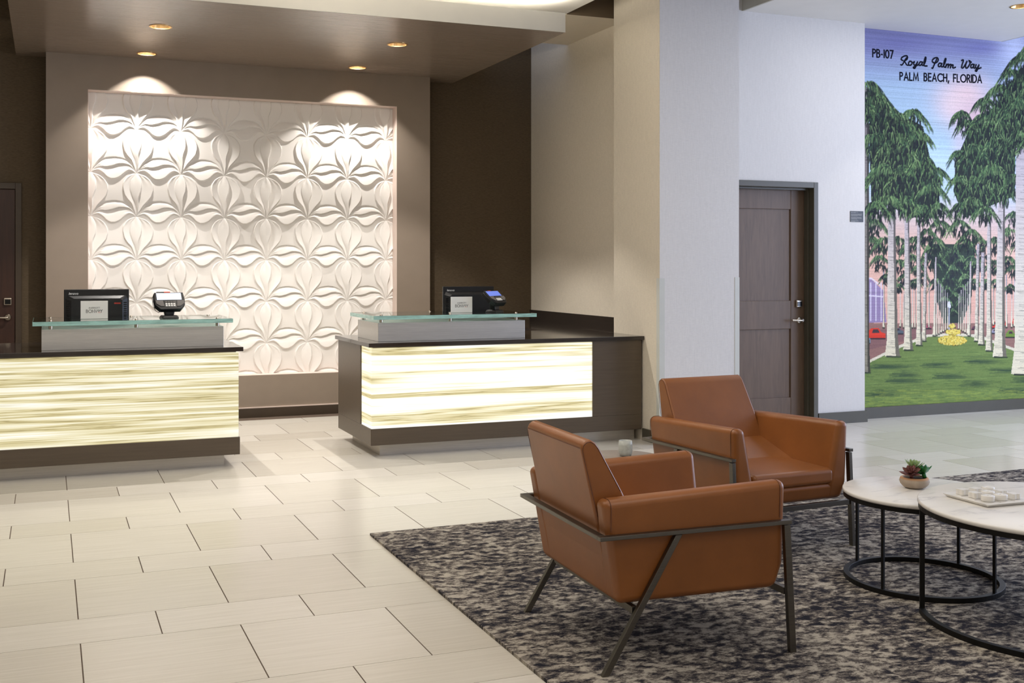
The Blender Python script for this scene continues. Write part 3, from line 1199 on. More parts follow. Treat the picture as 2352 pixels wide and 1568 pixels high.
sign(0.3155, 8.26, 'white sign card reading Marriott Bonvoy on the left glass shelf')
sign(3.157, 8.255, 'white sign card reading Marriott Bonvoy on the right glass shelf')


def terminal(x, y, rz, tilt, scr, label):
    e = empty('payment_terminal', (x, y, 1.069), rz)
    tag(e, label, 'card terminal', 'payment terminals')
    s = MB()
    s.add([(-0.062, -0.05, 0), (0.062, -0.05, 0), (0.062, 0.06, 0), (-0.062, 0.06, 0), (-0.05, -0.04, 0.02), (0.05, -0.04, 0.02), (0.05, 0.05, 0.02), (-0.05, 0.05, 0.02)],
          [(0, 3, 2, 1), (0, 1, 5, 4), (1, 2, 6, 5), (2, 3, 7, 6), (3, 0, 4, 7), (4, 5, 6, 7)])
    s.add([(-0.03, -0.02, 0.02), (0.03, -0.02, 0.02), (0.03, 0.03, 0.02), (-0.03, 0.03, 0.02), (-0.042, -0.02, 0.075), (0.042, -0.02, 0.075), (0.042, 0.03, 0.075), (-0.042, 0.03, 0.075)],
          [(0, 3, 2, 1), (0, 1, 5, 4), (1, 2, 6, 5), (2, 3, 7, 6), (3, 0, 4, 7), (4, 5, 6, 7)])
    s.build('stand', 'black_plastic', e, bevel=0.004)
    # head: local plane x across, v up the sloped face
    T = Matrix.Translation((0, -0.005, 0.115)) @ Matrix.Rotation(-tilt, 4, 'X')

    def head(pts2, y0, y1):
        n = len(pts2)
        P = [T @ Vector((p, y0, q)) for p, q in pts2] + [T @ Vector((p, y1, q)) for p, q in pts2]
        return MB().add(P, [tuple(range(n)), tuple(range(2 * n - 1, n - 1, -1))] + [(i, i + n, (i + 1) % n + n, (i + 1) % n) for i in range(n)])
    outline = [(-0.105, 0.075), (0.105, 0.075), (0.112, 0.02), (0.108, -0.03), (0.075, -0.068), (-0.075, -0.068), (-0.108, -0.03), (-0.112, 0.02)]
    hd = head(outline, -0.016, 0.030).build('head', 'black_plastic', e, bevel=0.005)
    for sx in (-1, 1):
        q = [(sx * 0.104, 0.004), (sx * 0.052, 0.004), (sx * 0.044, -0.045), (sx * 0.07, -0.045), (sx * 0.103, -0.022)]
        if sx < 0:
            q = q[::-1]
        head(q, -0.022, -0.016).build('cheek', 'grey_plastic', e, bevel=0.002)
    head([(-0.092, 0.012), (0.088, 0.012), (0.088, 0.068), (-0.092, 0.068)], -0.0168, -0.0155).build('screen', scr, e)
    kp = head([(-0.042, -0.05), (0.042, -0.05), (0.046, 0.004), (-0.046, 0.004)], -0.0168, -0.0155).build('keypad', 'black_gloss', e)
    for r in range(3):
        for k in range(4):
            a, b_ = -0.036 + k * 0.019, -0.044 + r * 0.015
            head([(a, b_), (a + 0.014, b_), (a + 0.014, b_ + 0.010), (a, b_ + 0.010)], -0.0205, -0.0166).build('key', 'white_card' if r < 2 else 'grey_plastic', kp)
    P = [T @ Vector(p) for p in ((-0.085, 0.0, 0.083), (-0.03, 0.0, 0.083))]
    MB().tube(P, 0.006, 8).build('stylus', 'black_plastic', e)
    P = [T @ Vector(p) for p in ((-0.03, 0.0, 0.083), (0.015, 0.0, 0.083))]
    MB().tube(P, 0.0068, 8).build('stylus_tip', 'orange_plastic', e)
    P = [T @ Vector(p) for p in ((-0.105, 0.0, 0.07), (-0.122, -0.005, 0.03), (-0.125, -0.01, -0.03), (-0.112, -0.01, -0.075), (-0.09, 0.0, -0.085), (-0.07, 0.01, -0.07))]
    MB().tube(P, 0.0022, 6).build('cord', 'black_plastic', e)
    return e


terminal(0.835, 8.20, radians(8), radians(32), 'screen_white', 'card payment terminal with white screen on the left glass shelf')
terminal(3.44, 8.22, radians(34), radians(48), 'screen_blue', 'card payment terminal with blue screen on the right glass shelf')

# ---- small wall plaque beside the mural ----
pq = empty('wall_plaque', (6.995, DY, 1.857))
tag(pq, 'small black text plaque on the pale wall left of the palm mural', 'plaque')
MB().box(-0.076, 0.076, -0.004, -0.0002, 0, 0.1).build('plate', 'black_plastic', pq, bevel=0.0015)
t = MB()
random.seed(4)
z = 0.092
for blk in ((2, 0.6), (4, 0.88), (4, 0.9), (3, 0.6)):
    for i in range(blk[0]):
        wd = 0.138 * blk[1] * (1.0 if i < blk[0] - 1 else 0.62) * random.uniform(0.92, 1.05)
        x = -0.068
        while x < -0.068 + wd:
            ww = random.uniform(0.004, 0.013)
            t.box(x, min(x + ww, -0.068 + wd + .004), -0.0046, -0.004, z - 0.0030, z)
            x += ww + 0.003
        z -= 0.0058
    z -= 0.006
t.build('plaque_text', 'sign_text', pq)

# ================================================================== LOUNGE
rug = MB().prism([(1.62, 1.5), (7.3, 1.5), (7.3, 5.735), (1.62, 5.617)], 0.0005, 0.012)
tag(rug.build('area_rug', 'woven_rug'), 'mottled grey, charcoal and cream area rug under the armchairs', 'rug')
RZ = 0.012


def armchair(loc, ang, label):
    e = empty('armchair', (loc[0], loc[1], RZ), radians(ang))
    tag(e, label, 'armchair', 'tan leather armchairs')
    Z = -RZ
    W = 0.77

    def pt(f_, l_, z_):
        return (f_, l_, z_ + Z)
    for side in (0, 1):
        def q(f_, l_, z_):
            return pt(f_, W - l_ if side else l_, z_)
        P = [q(.075, .034, .247), q(.735, .034, .247), q(.014, .018, .622), q(.768, .018, .652),
             q(.080, .150, .247), q(.735, .150, .247), q(.014, .100, .622), q(.768, .086, .652),
             q(.766, .150, .34), q(.766, .030, .34)]
        arm = soft_hull('arm', P, .029, 'tan_leather', e, 5)
        for f_, zt_, lo_ in ((.738, .6510, .45), (.044, .6242, .52)):
            r_ = .029
            li = .0865 if f_ > .4 else .0985
            path = [q(f_, .0185 + .0008, .515)]
            path += [q(f_, .0178 + r_ - r_ * cos(radians(t_)), zt_ - r_ + r_ * sin(radians(t_))) for t_ in range(0, 91, 15)]
            path += [q(f_, li - r_ + r_ * sin(radians(t_)), zt_ - r_ + r_ * cos(radians(t_))) for t_ in range(0, 76, 15)]
            path += [q(f_, li + .012, .55)]
            MB().tube(path, .0013, 6).build('seam', 'stitch', arm)
    # back
    P = []
    prof = [(.085, .255), (.25, .262), (.24, .40), (.136, .630), (.046, .796), (.030, .815), (.012, .825), (-.006, .823), (-.019, .812), (-.026, .796), (-.022, .775)]
    for f_, z_ in prof:
        k_ = min(1.0, max(0.0, (z_ - .42) / .4))
        P += [pt(f_, .096 + .022 * k_, z_), pt(f_, .674 - .022 * k_, z_)]
    back = soft_hull('backrest', P, .012, 'tan_leather', e, 4, 50)
    MB().tube([pt(-.0262, .132, .7955), pt(-.0262, .38, .7955), pt(-.0262, .640, .7955)], .0013, 6).build('seam', 'stitch', back)
    for s in (1, -1):
        sp = []
        for f_, z_ in [(.040, .52), (-.018, .765), (-.0215, .79), (-.016, .8065), (-.005, .8165), (.011, .8185), (.026, .810), (.040, .793), (.126, .634)]:
            k_ = min(1.0, max(0.0, (z_ - .42) / .4))
            l_ = .096 + .022 * k_
            sp.append(pt(f_, l_ + .0006 if s > 0 else .77 - l_ - .0006, z_))
        MB().tube(sp, .0013, 6).build('seam', 'stitch', back)
    # lower rear and under-seat shell
    P = [pt(.078, .10, .250), pt(.735, .10, .250), pt(.735, .67, .250), pt(.078, .67, .250), pt(.04, .10, .50), pt(.762, .10, .332), pt(.762, .67, .332), pt(.04, .67, .50), pt(.20, .10, .50), pt(.20, .67, .50)]
    soft_hull('seat_base', P, .022, 'tan_leather', e, 4)
    P = [pt(.20, .143, .336), pt(.768, .143, .336), pt(.768, .652, .336), pt(.20, .652, .336), pt(.20, .137, .418), pt(.766, .139, .411), pt(.766, .656, .411), pt(.20, .658, .418),
         pt(.32, .27, .430), pt(.62, .27, .430), pt(.62, .52, .430), pt(.32, .52, .430)]
    soft_hull('seat_cushion', P, .022, 'tan_leather', e, 5, 30)
    # metal frame
    fr = MB()
    fr.bar(pt(-.008, .010, .496), pt(.776, .010, .500), .026, .015)
    fr.bar(pt(-.008, W - .010, .496), pt(.776, W - .010, .500), .026, .015)
    fr.bar(pt(.007, .024, .496), pt(.007, W - .024, .496), .030, .015)
    fr.build('rail', 'gunmetal', e, bevel=.0015)
    for l_ in (.0125, W - .0125):
        for (ft, zt), fb_ in (((.760, .489), .786), ((.306, .488), .016)):
            vv = [(fb_ + a_, l_ + b_, 0.0) for a_, b_ in ((-.0135, -.010), (.0135, -.010), (.0135, .010), (-.0135, .010))]
            vv += [(ft + a_, l_ + b_, zt + Z) for a_, b_ in ((-.0135, -.010), (.0135, -.010), (.0135, .010), (-.0135, .010))]
            lg = MB().add(vv, [(0, 3, 2, 1), (4, 5, 6, 7), (0, 1, 5, 4), (1, 2, 6, 5), (2, 3, 7, 6), (3, 0, 4, 7)])
            lg.build('leg', 'gunmetal', e, bevel=.0015)
    MB().bar(pt(.772, .03, .236), pt(.772, W - .03, .236), .022, .026).build('stretcher', 'gunmetal', e, bevel=.0015)
    MB().bar(pt(.142, .03, .226), pt(.142, W - .03, .226), .022, .026).build('stretcher', 'gunmetal', e, bevel=.0015)
    return e


armchair((1.8086, 3.353), -2.9, 'tan leather armchair in front, seen from behind at the rug corner')
armchair((3.0715, 5.2203), -86.85, 'tan leather armchair farther back, its seat turned towards the camera')


def round_table(name, c, r, ztop, a_legs, arcs, label, thick=0.018, apron=0.020, lw=0.012, group='round marble tables'):
    e = empty(name, (c[0], c[1], RZ))
    tag(e, label, 'table', group)
    z = ztop - RZ
    t = MB()
    t.lathe([(0, z - thick), (r - .004, z - thick), (r, z - thick + .004), (r, z - .005), (r - .001, z - .002), (r - .005, z), (0, z)], 96)
    t.build('table_top', 'marble_top', e)
    za = z - thick
    MB().disc_ring(0, 2 * pi, r - .026, r - .004, za - apron, za, 96).build('apron_ring', 'black_steel', e)
    rl = r - .016
    for a in a_legs:
        a = radians(a)
        x, y = rl * cos(a), rl * sin(a)
        MB().bar((x, y, .018), (x, y, za - apron + .002), lw, lw, (cos(a), sin(a), 0)).build('leg', 'black_steel', e)
    a0, a1 = radians(arcs[0]), radians(arcs[1])
    MB().disc_ring(a0, a1, rl - .012, rl + .012, 0, .022, 96).build('base_ring', 'black_steel', e, bevel=.001)
    return e


round_table('coffee_table', (3.737, 3.861), .346, .423, (107, 197, 287, 17), (0, 360), 'smaller round marble coffee table holding the succulent bowl')
round_table('coffee_table', (3.79, 3.205), .515, .482, (143, 37, 270), (143, 397), 'larger round marble coffee table holding the game board', lw=0.019)

st = empty('side_table', (2.665, 4.745, RZ))
tag(st, 'low round grey side table between the two armchairs', 'table')
MB().lathe([(0, .468), (.206, .468), (.210, .472), (.210, .484), (.206, .488), (0, .488)], 64).build('table_top', 'table_taupe', st)
MB().lathe([(.022, .02), (.022, .468)], 20).build('stem', 'black_steel', st)
MB().lathe([(.16, 0), (.16, .012), (.15, .018), (.03, .022)], 48).build('foot', 'black_steel', st)
v = empty('votive_holder', (2.700, 4.76, .500))
tag(v, 'small frosted glass votive holder on the grey side table', 'candle holder')
MB().lathe([(0, .003), (.028, .003), (.034, .02), (.035, .055), (.033, .078), (.030, .078), (.031, .055), (.030, .022), (.022, .010), (0, .009)], 32).build('cup', 'frosted_glass', v)
MB().lathe([(0, .010), (.021, .010), (.021, .030), (0, .030)], 24).build('candle', 'white_card', v)

# ---- succulents in a bowl ----
sb = empty('succulent_bowl', (3.752, 3.925, .423))
tag(sb, 'stone bowl of three succulents, red, pale and deep green, on the smaller marble table', 'plant')
bw = MB().lathe([(0, 0), (.034, 0), (.050, .007), (.062, .020), (.0665, .033), (.063, .045), (.055, .050), (.051, .049), (.052, .040), (0, .036)], 40).build('bowl', 'stone_bowl', sb)
MB().lathe([(.0640, .0425), (.0615, .0475), (.0555, .0512), (.0515, .0505), (.0515, .042)], 40, cap=False).build('rim', 'terracotta_rim', bw)
MB().lathe([(0, .047), (.040, .046), (.0518, .043)], 32, cap=False).build('soil', 'soil', sb)


def leaf_mesh(L, W_, T_, tip):
    n = 7
    vs_, fs = [], []
    for i in range(n):
        s = i / (n - 1)
        w_ = W_ * (sin(pi * min(1, s ** .7 * .92)) ** .8 if 0 < i < n - 1 else (0.22 if i == 0 else 0.02))
        up = L * .28 * s * s
        x = L * s
        th = T_ * (1 - s * .6)
        vs_ += [(x, -w_, up + th * .5), (x, 0, up - th), (x, w_, up + th * .5), (x, 0, up + th * .25)]
    for i in range(n - 1):
        for k in range(4):
            fs.append((i * 4 + k, i * 4 + (k + 1) % 4, (i + 1) * 4 + (k + 1) % 4, (i + 1) * 4 + k))
    fs += [(3, 2, 1, 0), tuple((n - 1) * 4 + k for k in range(4))]
    me = bpy.data.meshes.new('leaf')
    me.from_pydata(vs_, [], fs)
    me.polygons.foreach_set('use_smooth', [True] * len(fs))
    me.update()
    return me


def rosette(x, y, z, R, n, mat, tilt, W_, stand):
    ro = MB().lathe([(.0, -.02), (.008, -.02), (.010, .0), (.0, .006)], 12).build('rosette', mat, sb, (x, y, z), tilt)
    me = leaf_mesh(1.0, W_, .07, 1)
    me.materials.append(MATS[mat])
    for i in range(n):
        s = i / n
        a = i * 2.39996
        o = bpy.data.objects.new('leaf', me)
        COL.objects.link(o)
        o.parent = ro
        k = R * (1.0 - .55 * s)
        o.scale = (k, k, k)
        o.rotation_euler = (0, radians(8 - stand - 62 * s ** 1.3), a)
        o.location = (.003 * cos(a), .003 * sin(a), .002 + .010 * s)
    return ro


rosette(-.034, -.016, .068, .050, 20, 'leaf_red', (radians(14), radians(-20), 0), .30, 8)
rosette(.004, .012, .086, .054, 28, 'leaf_pale', (radians(8), radians(2), 1), .20, 26)
rosette(.037, -.018, .066, .054, 17, 'leaf_green', (radians(12), radians(24), 2), .36, 8)

# ---- marble noughts and crosses ----
TR = radians(-2)
tc = (3.637, 3.398)
tb = empty('game_board', (tc[0], tc[1], .482), TR)
tag(tb, 'square white marble game board tray on the larger coffee table', 'game board')
b2, t2 = .109, .124
g = MB()
g.add([(-b2, -b2, 0), (b2, -b2, 0), (b2, b2, 0), (-b2, b2, 0), (-t2, -t2, .014), (t2, -t2, .014), (t2, t2, .014), (-t2, t2, .014)],
      [(0, 3, 2, 1), (0, 1, 5, 4), (1, 2, 6, 5), (2, 3, 7, 6), (3, 0, 4, 7), (4, 5, 6, 7)])
g.build('tray', 'marble_game', tb, bevel=.002)
gl = MB()
for q_ in (-.036, .036):
    gl.box(q_ - .001, q_ + .001, -.105, .105, .014, .0146)
    gl.box(-.105, .105, q_ - .001, q_ + .001, .0146, .0151)
gl.build('grid_line', 'table_taupe', tb)
o_mesh = MB().lathe([(.0065, 0), (.025, 0), (.0262, .002), (.0262, .020), (.025, .022), (.008, .022), (.0065, .0205), (.0065, 0)], 36, cap=False).mesh('nought')
cl = MB()
pts = []
for k in range(64):
    a = 2 * pi * k / 64
    r = .0215 * (1 + .20 * cos(4 * (a - pi / 4)))
    pts.append((r * cos(a), r * sin(a)))
x_mesh = cl.prism(pts, 0, .022).mesh('cross')
lay = [['X', 'X', 'O'], ['X', 'O', 'X'], ['O', 'O', 'X']]
rows = ['back', 'middle', 'front']
cols = ['left', 'centre', 'right']
for j in range(3):
    for i in range(3):
        k = lay[j][i]
        dx, dy = (i - 1) * .067, (1 - j) * .067
        x = tc[0] + dx * cos(TR) - dy * sin(TR)
        y = tc[1] + dx * sin(TR) + dy * cos(TR)
        o = link('nought_piece' if k == 'O' else 'cross_piece', o_mesh if k == 'O' else x_mesh, 'marble_game', None, (x, y, .4972), (0, 0, TR))
        kind = 'ring-shaped white marble piece' if k == 'O' else 'cross-shaped white marble piece'
        tag(o, '%s in the %s row, %s column of the game board' % (kind, rows[j], cols[i]), 'game piece', 'marble game pieces')

# ================================================================== PALM MURAL (flat printed wallcovering)
MX0, MX1, MZ0, MZ1 = 7.09, 9.62, 0.106, 4.2
RES = 0.0058
CW, CH = int((MX1 - MX0) / RES) + 1, int((MZ1 - MZ0) / RES) + 1
canvas = np.zeros((CH, CW, 3), np.float32)
rng = np.random.default_rng(7)
PX = 1.7125 / 312.5 / RES          # canvas cells per design unit


def M(x, y):
    """design units (a 313 x 870 sheet) -> canvas column, row (row 0 at the bottom)"""
    s = (x - 1986) / 312.5
    X = 7.2265 + 1.7125 * (s - .0586 * s * (1 - s))
    yt = 65.3 + .0998 * (x - 1986)
    yb = 937 - .065 * (x - 1986)
    z = .1045 + 3.596 * (yb - y) / (yb - yt)
    return (X - MX0) / RES, (z - MZ0) / RES


def rgbf(c):
    return np.array(lin(c)[:3], np.float32)


def blend(mask, c):
    canvas[:] = canvas * (1 - mask[..., None]) + rgbf(c) * mask[..., None]


YY, XX = np.mgrid[0:CH, 0:CW].astype(np.float32)
XD = 1986 + (XX * RES + MX0 - 7.2265) / 1.7125 * 312.5
yt_, yb_ = 65.3 + .0998 * (XD - 1986), 937 - .065 * (XD - 1986)
YD = yb_ - (YY * RES + MZ0 - .1045) / 3.596 * (yb_ - yt_)
# sky
stops = [(-120, (190, 196, 220)), (60, (120, 120, 164)), (120, (136, 142, 184)), (200, (158, 182, 208)), (330, (172, 200, 218)), (440, (180, 200, 214)), (500, (206, 188, 186)), (560, (222, 184, 168)), (700, (224, 176, 158)), (800, (214, 170, 160))]
for ch in range(3):
    canvas[..., ch] = np.interp(YD, [s[0] for s in stops], [rgbf(s[1])[ch] for s in stops])
for cx_, cy_, rx, ry, c, k in ((2215, 215, 62, 45, (226, 196, 196), .9), (2185, 245, 38, 40, (232, 208, 208), .7), (2240, 275, 50, 40, (224, 176, 180), .7), (2330, 110, 40, 50, (200, 210, 240), .8), (2200, 330, 18, 40, (222, 190, 200), .4), (2060, 100, 80, 20, (96, 92, 160), .4), (2250, 110, 60, 14, (98, 96, 164), .4)):
    blend(k * np.exp(-(((XD - cx_) / rx) ** 2 + ((YD - cy_) / ry) ** 2)), c)


def poly(pts, c, soft=0.0):
    P = [M(*p) for p in pts]
    xs = [p[0] for p in P]
    ys = [p[1] for p in P]
    i0, i1 = max(0, int(min(xs))), min(CW, int(max(xs)) + 2)
    j0, j1 = max(0, int(min(ys))), min(CH, int(max(ys)) + 2)
    if i1 <= i0 or j1 <= j0:
        return
    gx, gy = XX[j0:j1, i0:i1], YY[j0:j1, i0:i1]
    ins = np.zeros(gx.shape, bool)
    n = len(P)
    for k in range(n):
        x0, y0 = P[k]
        x1, y1 = P[(k + 1) % n]
        if y0 == y1:
            continue
        cr = ((y0 > gy) != (y1 > gy)) & (gx < (x1 - x0) * (gy - y0) / (y1 - y0) + x0)
        ins ^= cr
    canvas[j0:j1, i0:i1][ins] = rgbf(c)


def dab(x, y, r, c, a=1.0):
    i0, i1 = max(0, int(x - r - 1)), min(CW, int(x + r + 2))
    j0, j1 = max(0, int(y - r - 1)), min(CH, int(y + r + 2))
    if i1 <= i0 or j1 <= j0:
        return
    d = np.hypot(XX[j0:j1, i0:i1] - x, YY[j0:j1, i0:i1] - y)
    k = np.clip(r + .5 - d, 0, 1)[..., None] * a
    canvas[j0:j1, i0:i1] = canvas[j0:j1, i0:i1] * (1 - k) + c * k


def stroke(pts, w0, w1, c, a=1.0, col_is_lin=False):
    cc = c if col_is_lin else rgbf(c)
    P = [M(*p) for p in pts]
    for k in range(len(P) - 1):
        (x0, y0), (x1, y1) = P[k], P[k + 1]
        n = max(1, int(math.hypot(x1 - x0, y1 - y0) / 1.1))
        for i in range(n):
            s = (k + i / n) / (len(P) - 1)
            t = i / n
            dab(x0 + (x1 - x0) * t, y0 + (y1 - y0) * t, (w0 + (w1 - w0) * s) * PX / 2, cc, a)


# ground
poly([(1960, 742), (2150, 742), (2260, 742), (2420, 742), (2420, 960), (1960, 960)], (150, 112, 104))
poly([(1960, 760), (2100, 752), (2140, 756), (2140, 768), (1960, 812)], (134, 98, 96))
poly([(1960, 846), (2060, 795), (2130, 768), (2190, 764), (2250, 768), (2300, 788), (2420, 830), (2420, 980), (1960, 980)], (222, 214, 190))
poly([(1960, 852), (2060, 802), (2130, 774), (2190, 770), (2246, 774), (2300, 794), (2420, 838), (2420, 980), (1960, 980)], (112, 134, 74))
for _ in range(1500):
    x = rng.uniform(1970, 2400)
    y = 785 + rng.uniform(0, 1) ** .8 * 160
    if y < 800 + abs(x - 2190) * .28 - 25:
        continue
    L = rng.uniform(6, 26)
    g_ = rng.choice(4, p=[.3, .3, .25, .15])
    c = [(84, 112, 62), (116, 142, 78), (134, 156, 86), (72, 94, 60)][g_]
    stroke([(x, y), (x + L, y + rng.uniform(-1, 1))], 1.2, .8, c, .5)
for x, y, L in ((2010, 845, 90), (2060, 860, 60), (2130, 838, 60), (2230, 830, 70), (2290, 850, 80), (2050, 875, 80), (2160, 865, 70), (2310, 895, 90), (2220, 880, 60), (2000, 905, 70), (2340, 870, 60)):
    for k in range(24):
        yy = y + rng.normal(0, 4)
        stroke([(x + rng.uniform(-20, 20), yy), (x + L * rng.uniform(.5, 1.1), yy + rng.uniform(-1.5, 1.5))], 1.6, .8, (58, 80, 58), .4)
for _ in range(500):
    x = rng.uniform(1975, 2400)
    y = rng.uniform(895, 940)
    stroke([(x, y), (x + rng.uniform(8, 24), y)], 1.4, .8, (150, 166, 78), .4)
# background haze of trunks, house, cars
poly([(1960, 640), (2000, 640), (2030, 668), (2036, 740), (1960, 744)], (150, 132, 168))
for x in (1990, 2000, 2012, 2024):
    stroke([(x, 650), (x, 738)], 2.2, 2.2, (214, 206, 222))
stroke([(1960, 634), (2002, 640), (2022, 655)], 3, 2, (224, 216, 226))
stroke([(1960, 676), (2030, 682)], 2, 2, (220, 212, 224))
for cx_, cy_, w_, h_, c in ((2012, 766, 44, 24, (214, 62, 44)), (1988, 778, 22, 22, (120, 140, 156)), (2062, 760, 26, 14, (86, 96, 106)), (2133, 750, 14, 9, (176, 96, 110)), (2322, 766, 24, 16, (112, 140, 60)), (2285, 745, 12, 16, (222, 70, 60)), (2308, 742, 8, 12, (222, 70, 60)), (2330, 738, 9, 14, (214, 66, 56)), (2240, 752, 16, 8, (110, 70, 84)), (2284, 760, 12, 10, (150, 150, 170))):
    poly([(cx_ - w_ / 2, cy_ + h_ / 2), (cx_ + w_ / 2, cy_ + h_ / 2), (cx_ + w_ / 2, cy_), (cx_ + w_ * .28, cy_ - h_ * .12), (cx_ + w_ * .15, cy_ - h_ * .5), (cx_ - w_ * .25, cy_ - h_ * .5), (cx_ - w_ * .5, cy_)], c)
    poly([(cx_ - w_ * .2, cy_ - h_ * .05), (cx_ + w_ * .2, cy_ - h_ * .05), (cx_ + w_ * .1, cy_ - h_ * .4), (cx_ - w_ * .15, cy_ - h_ * .4)], (70, 56, 60))
    stroke([(cx_ - w_ / 2, cy_ + h_ / 2), (cx_ + w_ / 2, cy_ + h_ / 2)], 2.5, 2.5, (50, 44, 50))


# foliage and trunks, far to near
def frond(cx_, cy_, ang, L, far):
    """long drooping feather: an arching rib with hanging leaflets"""
    ax, ay = cos(ang), -sin(ang)
    pale = rng.random()
    n = max(7, int(L / 2.6))
    for i in range(n):
        s = (i + .6) / n
        x = cx_ + ax * L * s * (1 - .12 * s)
        y = cy_ + ay * L * .7 * s + .85 * L * s * s
        ll = L * (.30 + .22 * rng.random()) * (1.05 - .6 * abs(s - .45))
        k = rng.random()
        if pale > .5:
            c = LT[rng.integers(4)] if k > .3 else DK[rng.integers(3)]
        else:
            c = DK[rng.integers(3)] if k > .22 else LT[rng.integers(4)]
        c = np.array(c) + far * 24
        lean = ax * .45 + rng.normal(0, .08)
        stroke([(x, y), (x + lean * ll * .6, y + ll * .45), (x + lean * ll * .8, y + ll)], 2.0, .6, tuple(c), .9)


DK = ((20, 25, 34), (28, 34, 36), (34, 46, 38))
LT = ((72, 100, 64), (96, 130, 80), (130, 158, 104), (58, 88, 64))


def crown(x, y, r, nf=16, far=0.0):
    for k in range(int(nf * 1.5)):
        xx, yy = x + rng.uniform(-.42, .42) * r, y + rng.uniform(-.12, .6) * r
        c = np.array(DK[rng.integers(3)]) + far * 26
        stroke([(xx, yy), (xx + rng.normal(0, 3), yy + r * .40)], 3.6, 1.4, tuple(c), .9)
    for k in range(nf):
        a = rng.uniform(-.45, pi + .45)
        frond(x, y - r * .35, a, r * rng.uniform(.75, 1.25), far)


def trunk(xb, yb, wb, xt, yt, wt, dark=0):
    n = 24
    for i in range(n):
        s0, s1 = i / n, (i + 1) / n

        def at(s):
            fl = 1 + .35 * max(0, 1 - s * 9)
            return xb + (xt - xb) * s, yb + (yt - yb) * s, (wb + (wt - wb) * s) * fl
        x0, y0, w0 = at(s0)
        x1, y1, w1 = at(s1)
        k = s0
        base = np.array((228, 219, 190)) * (1 - k) + np.array((182, 172, 178)) * k
        if dark:
            base = base * .62
        poly([(x0 - w0 / 2, y0), (x0 + w0 / 2, y0), (x1 + w1 / 2, y1), (x1 - w1 / 2, y1)], tuple(base))
        poly([(x0 + w0 * .22, y0), (x0 + w0 / 2, y0), (x1 + w1 / 2, y1), (x1 + w1 * .22, y1)], tuple(base * .5))
        if wb > 8:
            for _ in range(3):
                yy = y0 + (y1 - y0) * rng.random()
                stroke([(x0 - w0 * rng.uniform(-.1, .45), yy), (x0 + w0 * .42, yy + 1.5)], 1.3, .6, tuple(base * .5), .55)
    stroke([(xb - wb * .5, yb + 1), (xb + wb * .8, yb + 2)], 3.5, 2, (46, 56, 46), .8)


# far wall of trees along the avenue
poly([(2140, 560), (2240, 560), (2232, 680), (2210, 742), (2168, 742), (2148, 680)], (48, 60, 54))
for x, y, r in ((2160, 600, 24), (2180, 640, 22), (2205, 600, 24), (2220, 640, 22), (2190, 680, 18), (2170, 690, 16), (2212, 690, 16), (2190, 715, 12), (2150, 650, 20), (2236, 650, 20), (2190, 580, 24), (2190, 620, 22), (2176, 665, 16), (2206, 660, 16), (2150, 590, 24), (2232, 600, 24)):
    crown(x, y, r, 18, .6)
for x in range(2152, 2232, 5):
    d = abs(x - 2190)
    if d > 8:
        trunk(x, 748 + d * .55, 2.2 + d * .02, x + (1 if x > 2190 else -1), 690 - d * 1.4, 1.6)
for x, y0, y1, w_ in ((2030, 752, 620, 4), (2068, 750, 640, 3), (2076, 752, 650, 2.5), (2096, 752, 640, 3), (2102, 752, 650, 2.5), (2134, 752, 640, 2.5), (2282, 745, 640, 3), (2290, 746, 640, 3), (2312, 750, 630, 3.5), (2324, 750, 640, 3), (2330, 748, 640, 3), (2268, 745, 640, 3)):
    trunk(x, y0, w_, x, y1, w_ * .8)
# street trees of the middle distance
for x, y, r in ((2000, 560, 34), (2022, 600, 28), (2064, 610, 28), (2096, 600, 30), (2076, 640, 20), (2132, 600, 28), (2120, 640, 22), (2100, 650, 18), (2036, 640, 20), (2262, 600, 28), (2284, 610, 26), (2314, 600, 26), (2330, 620, 26), (2290, 650, 20), (2265, 650, 18), (2345, 560, 26), (2010, 520, 34), (2066, 560, 34), (2100, 560, 32), (2030, 560, 30), (2140, 580, 28), (2064, 660, 16), (2110, 620, 22), (2250, 560, 30), (2284, 560, 32), (2320, 540, 34), (2320, 660, 16), (2240, 610, 24), (2330, 500, 30)):
    crown(x, y, r, 17, .35)
# the two near rows
trunk(2146, 770, 6, 2150, 590, 4)
trunk(2226, 770, 6, 2230, 600, 4)
trunk(2122, 782, 9, 2127, 580, 6)
trunk(2243, 782, 9, 2247, 560, 7)
trunk(2254, 790, 12, 2258, 580, 8)
for x, y, r in ((2158, 520, 32), (2150, 560, 28), (2204, 520, 32), (2214, 560, 28), (2232, 540, 28), (2130, 540, 30)):
    crown(x, y, r, 18, .2)
trunk(2111, 792, 12, 2110, 500, 7)
trunk(2272, 804, 13, 2272, 470, 8)
trunk(2086, 803, 17, 2083, 500, 10)
trunk(2296, 818, 24, 2301, 430, 15)
trunk(2050, 818, 26, 2048, 460, 15)
trunk(1989, 855, 15, 1988, 200, 16, 1)
trunk(2352, 858, 44, 2352, 300, 36)
poly([(2000, 190), (2036, 230), (2070, 262), (2120, 290), (2140, 380), (2160, 440), (2150, 500), (2090, 500), (2040, 470), (2002, 490), (1996, 300)], (30, 37, 38))
poly([(2420, 120), (2340, 160), (2290, 240), (2250, 270), (2225, 300), (2195, 370), (2190, 440), (2215, 500), (2280, 470), (2330, 450), (2334, 300), (2420, 300)], (31, 39, 38))
